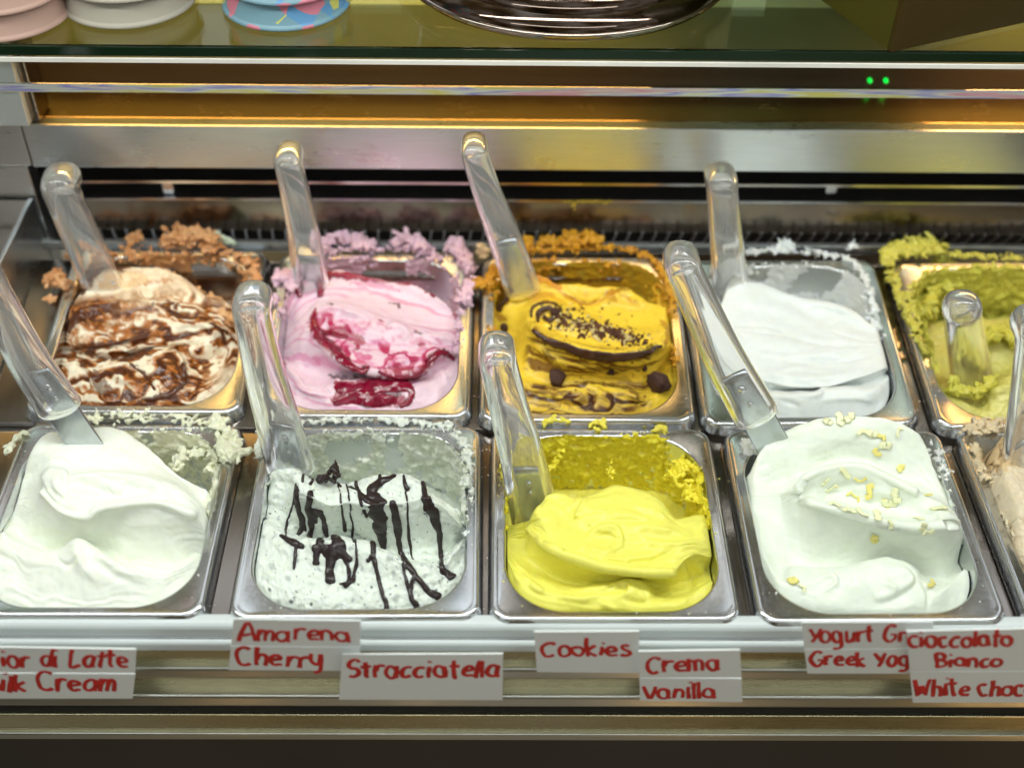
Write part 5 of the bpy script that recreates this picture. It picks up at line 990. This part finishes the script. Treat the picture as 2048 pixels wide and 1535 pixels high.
# --- cookies (back row)
YEL, YE2, DCH = lin(240, 204, 62), lin(246, 196, 30), lin(58, 26, 10)
g7 = Gelato(7, 'cookies_gelato', 'deep yellow gelato with a chocolate edged curl, biscuit chunks and crumbs', [
 ([(986, 755, 60), (1030, 800, 29), (1110, 820, 18), (1230, 823, 17), (1300, 803, 28), (1342, 755, 58)],),
 ([(986, 735, 70), (1020, 755, 50), (1049, 764, 44), (1084, 773, 36), (1117, 778, 33), (1147, 768, 38), (1180, 767, 38), (1207, 771, 36), (1248, 777, 33), (1273, 790, 27), (1298, 795, 32), (1342, 740, 66)],),
 ([(986, 725, 80), (1020, 738, 66), (1049, 752, 58), (1084, 762, 53), (1117, 768, 50), (1180, 760, 53), (1248, 766, 50), (1290, 770, 50), (1342, 725, 76)],),
 ([(986, 700, 100), (1025, 690, 98), (1043, 675, 93), (1058, 655, 92), (1072, 660, 84), (1095, 677, 74), (1125, 688, 67), (1153, 698, 61), (1194, 708, 56), (1235, 711, 54), (1276, 704, 58), (1303, 696, 63), (1322, 690, 68), (1342, 695, 78)], True),
 ([(986, 680, 108), (1030, 660, 106), (1060, 640, 102), (1100, 645, 92), (1160, 660, 84), (1230, 680, 73), (1290, 684, 72), (1342, 680, 82)],),
 ([(986, 665, 114), (1035, 645, 110), (1058, 625, 107), (1075, 611, 113), (1100, 606, 114), (1125, 612, 111), (1150, 622, 106), (1190, 640, 97), (1250, 661, 86), (1300, 666, 82), (1342, 662, 88)],),
 ([(986, 650, 120), (1035, 628, 118), (1070, 602, 124), (1100, 597, 126), (1150, 611, 118), (1190, 630, 109), (1250, 650, 99), (1300, 652, 97), (1342, 645, 98)],),
 ([(988, 635, 124), (1030, 600, 130), (1080, 580, 135), (1150, 592, 128), (1210, 605, 122), (1270, 620, 114), (1342, 628, 107)],),
 ([(990, 622, 126), (1010, 597, 132), (1038, 564, 142), (1068, 548, 147), (1090, 555, 143), (1117, 569, 138), (1153, 568, 138), (1194, 575, 134), (1216, 573, 135), (1248, 575, 134), (1276, 590, 127), (1295, 604, 121), (1342, 615, 114)],),
], YEL, M['rich'], noise=0.0008)
for pts, w, d in (([(1070, 640), (1072, 620), (1095, 612), (1118, 622), (1115, 640), (1092, 648), (1080, 635), (1095, 625)], 4, 2.0), ([(1090, 640), (1120, 660), (1160, 672), (1200, 685)], 10, -2.2), ([(1060, 670), (1090, 705), (1140, 730), (1200, 740)], 8, 1.4), ([(1070, 650), (1080, 672), (1110, 690)], 5, 1.4), ([(1140, 590), (1160, 600), (1190, 605), (1215, 590)], 6, -2.2), ([(1190, 610), (1220, 595), (1260, 580)], 7, 1.8), ([(1230, 600), (1270, 605), (1285, 615)], 8, 1.4),
               ([(1060, 775), (1100, 790), (1150, 800), (1170, 785), (1150, 778), (1110, 790)], 4, 1.8), ([(1090, 790), (1140, 812), (1180, 805), (1195, 785)], 4, -1.6), ([(1200, 780), (1220, 800), (1215, 820)], 6, 1.6), ([(1240, 785), (1270, 795), (1275, 815)], 4, 1.4), ([(1150, 770), (1185, 785), (1190, 815)], 5, -1.6), ([(1020, 600), (1035, 610), (1060, 600)], 7, -1.4)): g7.ridge(pts, w, d)
g7.ridge([(1060, 650), (1095, 676), (1125, 687), (1153, 697), (1194, 707), (1235, 710), (1276, 703), (1320, 690)], 7, 3.0, False); g7.ridge([(1110, 648), (1160, 662), (1230, 680), (1290, 684)], 14, -4.0)
g7.refresh()
st = noise3(np.column_stack([g7.uv[:, 0]*0.012, (g7.uv[:, 1]-0.25*g7.uv[:, 0])*0.16, np.zeros(len(g7.V))]))
g7.area([(1045, 660), (1075, 670), (1150, 705), (1240, 720), (1325, 695), (1300, 725), (1200, 750), (1110, 740), (1060, 710)], lin(96, 50, 14), 0.9, 3, 8, 0.5, lambda V, uv: sstep(-0.05, 0.22, noise3(np.column_stack([uv[:, 0]*0.018, (uv[:, 1]-0.28*uv[:, 0])*0.17, np.zeros(len(V))]))))
g7.area([(1045, 765), (1150, 765), (1280, 785), (1290, 825), (1100, 825), (1050, 800)], lin(112, 70, 26), 0.85, 4, 8, 0.5, lambda V, uv: sstep(-0.02, 0.24, noise3(np.column_stack([uv[:, 0]*0.02+fbm(V*60, 2)*1.5, (uv[:, 1]-0.2*uv[:, 0])*0.12+fbm(V*50+9, 2)*2.0, np.full(len(V), 3.0)]))))
for pts, w, c, a in (([(1085, 685), (1130, 697), (1180, 712), (1235, 716), (1285, 708), (1322, 693)], 9, DCH, 0.97), ([(1066, 655), (1090, 672), (1130, 690)], 7, lin(120, 62, 16), 0.9), ([(1062, 632), (1066, 615), (1090, 605), (1115, 610), (1124, 625)], 4, DCH, 0.9), ([(1075, 640), (1080, 625), (1098, 618), (1110, 628), (1100, 640), (1085, 636)], 9, lin(70, 32, 10), 0.9), ([(998, 618), (1010, 602), (1025, 585), (1050, 565), (1070, 549)], 9, lin(130, 60, 8), 0.92), ([(1030, 575), (1060, 552), (1085, 556), (1120, 575)], 12, lin(214, 122, 10), 0.75), ([(1130, 588), (1150, 600), (1175, 608), (1195, 600)], 5, lin(150, 86, 20), 0.7), ([(1205, 590), (1230, 580), (1260, 578)], 6, lin(120, 70, 30), 0.7), ([(1150, 765), (1200, 766), (1250, 775), (1275, 792), (1272, 815)], 4, DCH, 0.9), ([(990, 630), (1010, 640)], 8, lin(150, 80, 10), 0.7), ([(1320, 640), (1338, 660), (1330, 690)], 8, lin(160, 90, 30), 0.6), ([(1085, 700), (1100, 720), (1090, 712)], 10, DCH, 0.6)):
    g7.paint(pts, w, c, a, 3.0, gloss=0.9, soft=0.72, streak=0.3)
fl = g7.flow(210, 14, 2.4, 6.0, 3); uv = g7.uv; lowm = sstep(758, 775, uv[:, 1]+6*fbm(g7.V*80, 2))*sstep(1030, 1060, uv[:, 0])*sstep(1310, 1285, uv[:, 0])
for lo_, hi_, c_, a_ in ((-0.25, 0.05, lin(196, 160, 74), 0.8), (-0.02, 0.14, lin(124, 76, 26), 0.9), (0.12, 0.24, lin(64, 32, 12), 0.9)):
    f_ = sstep(lo_, hi_, fl)*lowm*a_; g7.col = g7.col*(1-f_[:, None])+c_*f_[:, None]; g7.gl = np.maximum(g7.gl, f_*0.6)
facem = sstep(680, 700, uv[:, 1]-0.10*(uv[:, 0]-1150))*sstep(765, 745, uv[:, 1])*sstep(1040, 1060, uv[:, 0])*sstep(1335, 1310, uv[:, 0])
f_ = sstep(0.04, 0.22, fl)*facem*0.85; g7.col = g7.col*(1-f_[:, None])+lin(110, 60, 14)*f_[:, None]
topm = sstep(612, 600, uv[:, 1]); f_ = sstep(0.02, 0.25, g7.flow(160, 10, 2.0, 9.0, 3))*topm*0.7; g7.col = g7.col*(1-f_[:, None])+lin(196, 132, 24)*f_[:, None]
g7.specks(240, lin(86, 44, 20), 0.25, 0.8, 41, 0.8, [(1100, 600), (1330, 600), (1330, 770), (1050, 770), (1060, 700)])
g7.build()
for grp in ([([(1066, 660), (1090, 678), (1130, 693), (1180, 709), (1235, 714), (1285, 707), (1322, 692)], [8, 14, 18, 22, 22, 16, 6])], [([(1062, 634), (1066, 615), (1090, 605), (1114, 610), (1124, 624)], [5, 6, 6, 6, 4])], [([(1076, 642), (1078, 626), (1098, 617), (1110, 630), (1098, 641), (1088, 634)], [10, 12, 12, 10, 10, 8])],
 [([(998, 622), (1004, 608), (1022, 590), (1046, 568)], [16, 10, 8, 6])]):
    drips(g7, grp, M['sauce'], 'chocolate_sauce', 0.0012)
YW = lin(198, 158, 34)
wall_coat(g7, [(985, 540), (1020, 500), (1100, 490), (1200, 492), (1290, 505), (1345, 545), (1350, 640), (1320, 640), (1280, 590), (1200, 572), (1100, 560), (1040, 560), (985, 640)], YW, 1.7, rough=1.3, streak=1.2, bare=0.25, holes=[[(1216, 515), (1240, 510), (1240, 575), (1215, 570)], [(1110, 520), (1135, 515), (1130, 560), (1110, 555)]], colour2=lin(178, 150, 50))
clumps(g7, rim_line(0.12, 0.94, 220, 1.6, 3.2, 6)+along([(1050, 495), (1056, 480), (1062, 495)], 16, 4, (0, 7), 2.0, 3.6, 1)+along([(1080, 488), (1095, 480), (1108, 490)], 20, 4, (0, 7), 2.2, 3.8, 2)+along([(1125, 485), (1140, 475), (1160, 480), (1178, 470), (1190, 480)], 46, 6, (0, 10), 2.4, 4.4, 3)+along([(1040, 505), (1110, 498), (1180, 495), (1240, 498), (1290, 510), (1320, 535), (1335, 565)], 80, 3, (0, 4), 1.4, 2.8, 4)+along([(990, 540), (980, 560), (960, 565), (950, 570)], 36, 5, (0, 5), 2.0, 3.8, 5)+along([(1338, 570), (1342, 600), (1340, 625)], 24, 4, (-6, 2), 1.8, 3.4, 6), lin(214, 158, 40), rough=1.2, seed=16, colour2=lin(196, 136, 30))
clumps(g7, along([(1310, 570), (1325, 600), (1330, 630), (1320, 650)], 40, 6, (-22, -8), 2.2, 4.0, 7), lin(226, 184, 50), 'wall_lump', rough=1.1, seed=17)
def chunk(px, py, r, label, seed):
    h, nn = g7.hit(px, py); iv, fi = ico(); rg = np.random.default_rng(seed)
    q = np.sign(iv)*np.abs(iv)**0.72; q = q*rg.uniform(0.75, 1.15, 3); R = np.array(Matrix.Rotation(rg.uniform(0, 6), 3, 'Z') @ Matrix.Rotation(rg.uniform(0, 1), 3, 'X'))
    q = q@R.T*r/1000*0.78; q = q*(1+0.40*fbm(iv*2.4+seed, 4, 0.7))[:, None]+h+nn*r/1000*0.45
    ce = q.mean(0)
    for _ in range(6):                               # broken faces
        a = rg.normal(size=3); a /= np.linalg.norm(a); dd = (q-ce)@a; lim = r/1000*rg.uniform(0.45, 0.75); q = q-np.maximum(dd-lim, 0)[:, None]*a*0.92
    q = q+(0.0005*fbm(q*900, 3))[:, None]*(q-ce)/(np.linalg.norm(q-ce, axis=1, keepdims=True)+1e-9)*2.0
    col = np.tile(lin(72, 46, 36), (len(q), 1))*(1+0.5*fbm(q*600, 3))[:, None]
    o = mesh_obj('biscuit_chunk', q, fi, M['cookie'], None, smooth=True, col=np.clip(col, 0, 1), gloss=np.zeros(len(q))); return setp(o, label, 'biscuit', 'chocolate biscuit chunks on the yellow gelato')
chunk(1113, 754, 9.0, 'dark biscuit chunk at the foot of the chocolate edged curl', 1); chunk(1318, 774, 12.5, 'largest dark biscuit chunk by the pan corner', 2); chunk(1222, 742, 3.0, 'tiny biscuit crumb on the face of the chocolate edged curl', 7); chunk(1290, 735, 2.6, 'tiny biscuit crumb below the right end of the curl', 8); chunk(1011, 656, 4.6, 'small dark biscuit piece on the smooth yellow slope', 3); chunk(1110, 627, 4.6, 'dark biscuit piece tucked into the chocolate spiral', 4)
rg = np.random.default_rng(77); crumbs_d, crumbs_l = [], []
for k in range(460):
    t = rg.random()**1.15; px, py = 1118+t*165+rg.normal()*15, 638+t*50+rg.normal()*(12-4*t)-4
    (crumbs_l if rg.random() < 0.25 else crumbs_d).append((px, py, None, rg.uniform(0.5, 1.5)*(0.5+rg.random())))
for k in range(90): crumbs_d.append((rg.uniform(1060, 1330), rg.uniform(600, 800), None, rg.uniform(0.35, 0.9)))
for nm, bl, c in (('dark_crumbs', crumbs_d, lin(96, 56, 34)), ('pale_crumbs', crumbs_l, lin(228, 206, 140))):
    o = clumps(g7, bl, c, nm, voxel=0.0006, rough=0.8, seed=19, material=M['cookie'], colour2=c*0.6, freq=600); o['kind'] = 'stuff'

# --- plain white (back row)
WHT = lin(228, 233, 230)
g8 = Gelato(8, 'plain_white_gelato', 'plain snow white gelato with a smooth spread top', [
 ([(1435, 760, 55), (1500, 812, 24), (1600, 828, 17), (1700, 828, 18), (1760, 805, 28), (1795, 750, 60)],),
 ([(1432, 755, 60), (1500, 790, 32), (1551, 788, 29), (1617, 791, 27), (1650, 781, 31), (1690, 777, 33), (1744, 782, 32), (1790, 745, 60)],),
 ([(1430, 745, 66), (1500, 778, 46), (1551, 780, 44), (1617, 781, 44), (1690, 770, 47), (1744, 760, 50), (1785, 738, 66)],),
 ([(1430, 725, 72), (1480, 750, 54), (1534, 762, 45), (1582, 773, 37), (1651, 773, 37), (1703, 759, 42), (1755, 742, 50), (1786, 726, 60)], True),
 ([(1430, 690, 84), (1530, 685, 78), (1620, 700, 70), (1700, 700, 70), (1784, 690, 76)],),
 ([(1430, 650, 104), (1500, 630, 108), (1620, 645, 100), (1700, 658, 93), (1782, 672, 86)],),
 ([(1432, 625, 116), (1444, 602, 124), (1456, 578, 137), (1478, 563, 142), (1520, 566, 141), (1565, 583, 131), (1617, 598, 122), (1668, 607, 117), (1706, 621, 110), (1737, 645, 99), (1781, 668, 88)],),
], WHT, M['milk'], inset=0.0016, noise=0.0006, striae=0.00015)
for pts, w, d in (([(1470, 660), (1560, 668), (1660, 690), (1770, 690)], 5, -0.9), ([(1540, 745), (1600, 735), (1660, 745)], 8, 1.2), ([(1500, 700), (1580, 712), (1680, 705)], 6, 0.9), ([(1590, 785), (1630, 790), (1650, 775)], 5, 1.6), ([(1600, 600), (1680, 618), (1720, 640)], 7, 1.0), ([(1640, 800), (1700, 795), (1745, 800)], 6, 1.2), ([(1560, 800), (1600, 812)], 6, -1.2), ([(1520, 590), (1580, 605), (1640, 640)], 10, -0.8), ([(1620, 720), (1700, 718), (1760, 705)], 4, -0.7)): g8.ridge(pts, w, d)
for pts, w, d in (([(1480, 600), (1560, 622), (1650, 660), (1760, 692)], 14, 1.4), ([(1450, 700), (1540, 705), (1640, 728), (1740, 712)], 16, -1.4), ([(1500, 740), (1580, 755), (1660, 755), (1730, 735)], 9, 1.4), ([(1460, 650), (1530, 652), (1600, 672)], 4, -0.9), ([(1660, 665), (1720, 680), (1770, 682)], 4, -0.9)): g8.ridge(pts, w, d)
g8.refresh(); g8.build()
wall_coat(g8, [(1420, 520), (1480, 500), (1560, 490), (1660, 500), (1730, 525), (1760, 580), (1765, 660), (1700, 620), (1600, 600), (1480, 570), (1430, 600)], lin(240, 244, 242), 1.6, rough=0.8, streak=0.8, holes=[[(1512, 518), (1545, 510), (1530, 560), (1500, 558)], [(1635, 520), (1705, 530), (1660, 580), (1575, 582), (1590, 560)]], warp=5.0)
clumps(g8, rim_line(0.28, 0.92, 170, 0.9, 2.0, 7)+along([(1440, 510), (1500, 503), (1545, 500), (1580, 500)], 46, 3, (0, 3), 1.2, 2.4, 1)+along([(1555, 493), (1572, 485), (1585, 498)], 22, 4, (0, 6), 1.6, 3.0, 2)+along([(1600, 505), (1660, 508), (1700, 520), (1725, 545), (1738, 580), (1750, 620)], 90, 3, (0, 3), 1.0, 2.2, 3)+along([(1695, 492), (1715, 490)], 14, 4, (6, 9), 1.0, 1.8, 4)+along([(1735, 600), (1745, 640), (1755, 660)], 40, 6, (-10, 0), 1.4, 2.6, 5), WHT, rough=0.9, seed=21)

# --- pistachio (back row, cut by the picture's side)
PIS, PI2 = lin(206, 200, 108), lin(222, 216, 134)
g9 = Gelato(9, 'pistachio_gelato', 'olive green pistachio gelato, half scraped out and smeared up the pan wall', [
 ([(1870, 775, 50), (1930, 812, 30), (1980, 832, 22), (2060, 837, 20), (2150, 832, 22), (2250, 800, 40)],), ([(1868, 765, 60), (1920, 800, 44), (1962, 812, 38), (2000, 772, 46), (2048, 747, 56), (2120, 742, 58), (2230, 760, 60)],),
 ([(1850, 745, 84), (1905, 765, 80), (1960, 772, 82), (2010, 745, 85), (2100, 722, 85), (2220, 722, 90)],), ([(1820, 700, 115), (1900, 690, 118), (2000, 685, 112), (2100, 682, 110), (2200, 690, 106)],), ([(1800, 655, 140), (1900, 640, 146), (2000, 635, 148), (2150, 640, 142)],)], PIS, M['rich'], noise=0.0014, lump=0.0008, z_end=-0.07)
for pts, w, d in (([(1960, 810), (1990, 785), (2040, 770)], 8, 2.5), ([(1900, 790), (1940, 800), (1960, 790)], 6, 2.0), ([(2000, 800), (2048, 790)], 6, 1.2), ([(1890, 760), (1930, 775), (1985, 765)], 8, 2.6)): g9.ridge(pts, w, d)
g9.refresh(); g9.area([(1960, 825), (1990, 775), (2060, 735), (2200, 735), (2200, 850), (1960, 850)], PI2, 0.9); g9.build()
wall_coat(g9, [(1770, 530), (1800, 500), (1900, 495), (2100, 500), (2100, 720), (1950, 720), (1890, 760), (1860, 720), (1820, 640)], lin(200, 194, 84), 3.0, rough=1.2, streak=1.0, z0=-0.08, colour2=lin(206, 200, 84), freq=120.0)
clumps(g9, rim_line(0.10, 0.60, 150, 2.0, 3.8, 8)+along([(1775, 520), (1790, 500), (1820, 495), (1850, 492), (1880, 500)], 70, 7, (0, 9), 3.0, 5.4, 1)+along([(1900, 508), (1960, 512), (2048, 515)], 30, 3, (0, 3), 1.6, 3.0, 2)+along([(1780, 545), (1795, 580), (1810, 620), (1830, 660), (1850, 700)], 60, 5, (-3, 3), 2.0, 3.6, 3), lin(202, 194, 84), rough=0.9, seed=23)
clumps(g9, along([(1860, 530), (1900, 540), (1880, 570), (1850, 600), (1860, 630)], 40, 10, (-30, -10), 3.5, 6.0, 4)+along([(1970, 680), (2010, 660), (2040, 690)], 30, 8, (-26, -16), 3.0, 5.0, 5)+along([(1900, 770), (1930, 785), (1965, 775), (1985, 765)], 30, 5, (-12, -4), 3.0, 4.5, 6), lin(202, 196, 80), 'wall_lump', rough=0.8, seed=24)
# --- spills on the case
def spill(name, label, pts, Y, colour, seed):        # blobs stuck to the metal at depth Y
    rg = np.random.default_rng(seed); iv, fi = ico(); Vs, Fs, k = [], [], 0
    for px, py, r in pts:
        c = atY(px, py, Y); q = iv*np.array([1.3, 0.5, 0.9])*r/1000*(1+0.7*fbm(iv*1.5+rg.uniform(0, 50, 3), 3))[:, None]+c
        Vs.append(q); Fs.append(fi+k); k += len(iv)
    o = fuse(name, np.vstack(Vs), np.vstack(Fs), M['rich'], None, 0.0006, 0.0012, 500.0); n = len(o.data.vertices)
    c = np.ones((n, 4), np.float32); c[:, :3] = colour; o.data.attributes.new('Col', 'FLOAT_COLOR', 'POINT').data.foreach_set('color', c.ravel())
    return setp(o, label, 'gelato spill')
spill('gelato_splash', 'yellow gelato splash dripping from the lower louvre blade', [(1130+i*9, 403+(3 if i in (2, 9) else 0), 1.6) for i in range(11)]+[(1147, 412, 1.8), (1149, 420, 1.4), (1146, 428, 1.0)], 0.3925, lin(206, 176, 60), 1)
spill('gelato_splash', 'thin yellow gelato smear on the upper louvre blade', [(1168+i*6, 369, 1.3) for i in range(8)], 0.3905, lin(200, 172, 56), 2)
spill('gelato_chip', 'flat pale cream chip stuck on the rear lip behind the caramel gelato', [(436, 466, 2.2), (445, 476, 3.4), (455, 482, 3.8), (464, 486, 3.2), (440, 484, 2.8)], 0.3650, lin(206, 220, 196), 3)
spill('gelato_lump', 'small cream and orange lump on the rim between the pink and yellow gelato', [(962, 492, 3.2), (970, 500, 3.4), (966, 512, 3.0), (958, 504, 2.6)], 0.3500, lin(236, 206, 160), 4)
rg = np.random.default_rng(9); Vs, Fs, Cs, k = [], [], [], 0; iv, fi = ico()
bm = bmesh.new(); bmesh.ops.create_icosphere(bm, subdivisions=1, radius=1.0); bm.verts.index_update(); iv = np.array([v.co[:] for v in bm.verts]); fi = np.array([[v.index for v in f.verts] for f in bm.faces]); bm.free()
TINT = {0: MILK, 1: lin(230, 236, 228), 2: LEM, 3: lin(236, 240, 230), 4: BEI, 5: TAN, 6: PK2, 7: lin(220, 170, 60), 8: lin(244, 246, 244), 9: PIS}
for p in range(10):
    cnt = 0
    while cnt < 46:
        x, y = rg.uniform(-0.004, W+0.004), rg.uniform(0, L); d = sdf_open(np.array([[x, y, 0]]))[0]
        if d < 0.0012: continue
        out = x < 0.001 or x > W-0.001; cnt += 1; r = rg.uniform(0.22, 0.62)/1000*(0.6+0.9*rg.random()**3)
        z = -0.0105 if out else -0.0006; q = to_world(p, iv*np.array([1, 1, 0.6])*r*(1+0.3*rg.normal(size=(len(iv), 1)))+np.array([x, y, z]))
        Vs.append(q); Fs.append(fi+k); k += len(iv); Cs.append(np.tile(TINT[p] if rg.random() < 0.7 else lin(238, 236, 222), (len(iv), 1)))
o = mesh_obj('spilled_specks', np.vstack(Vs), np.vstack(Fs), M['rich'], None, col=np.vstack(Cs)); setp(o, 'tiny dried gelato specks scattered over the pan rims and bars', 'specks', kind='stuff')

for o in bpy.data.objects:
    if o.name.startswith('chocolate_curl') and 'kind' in o: del o['kind']
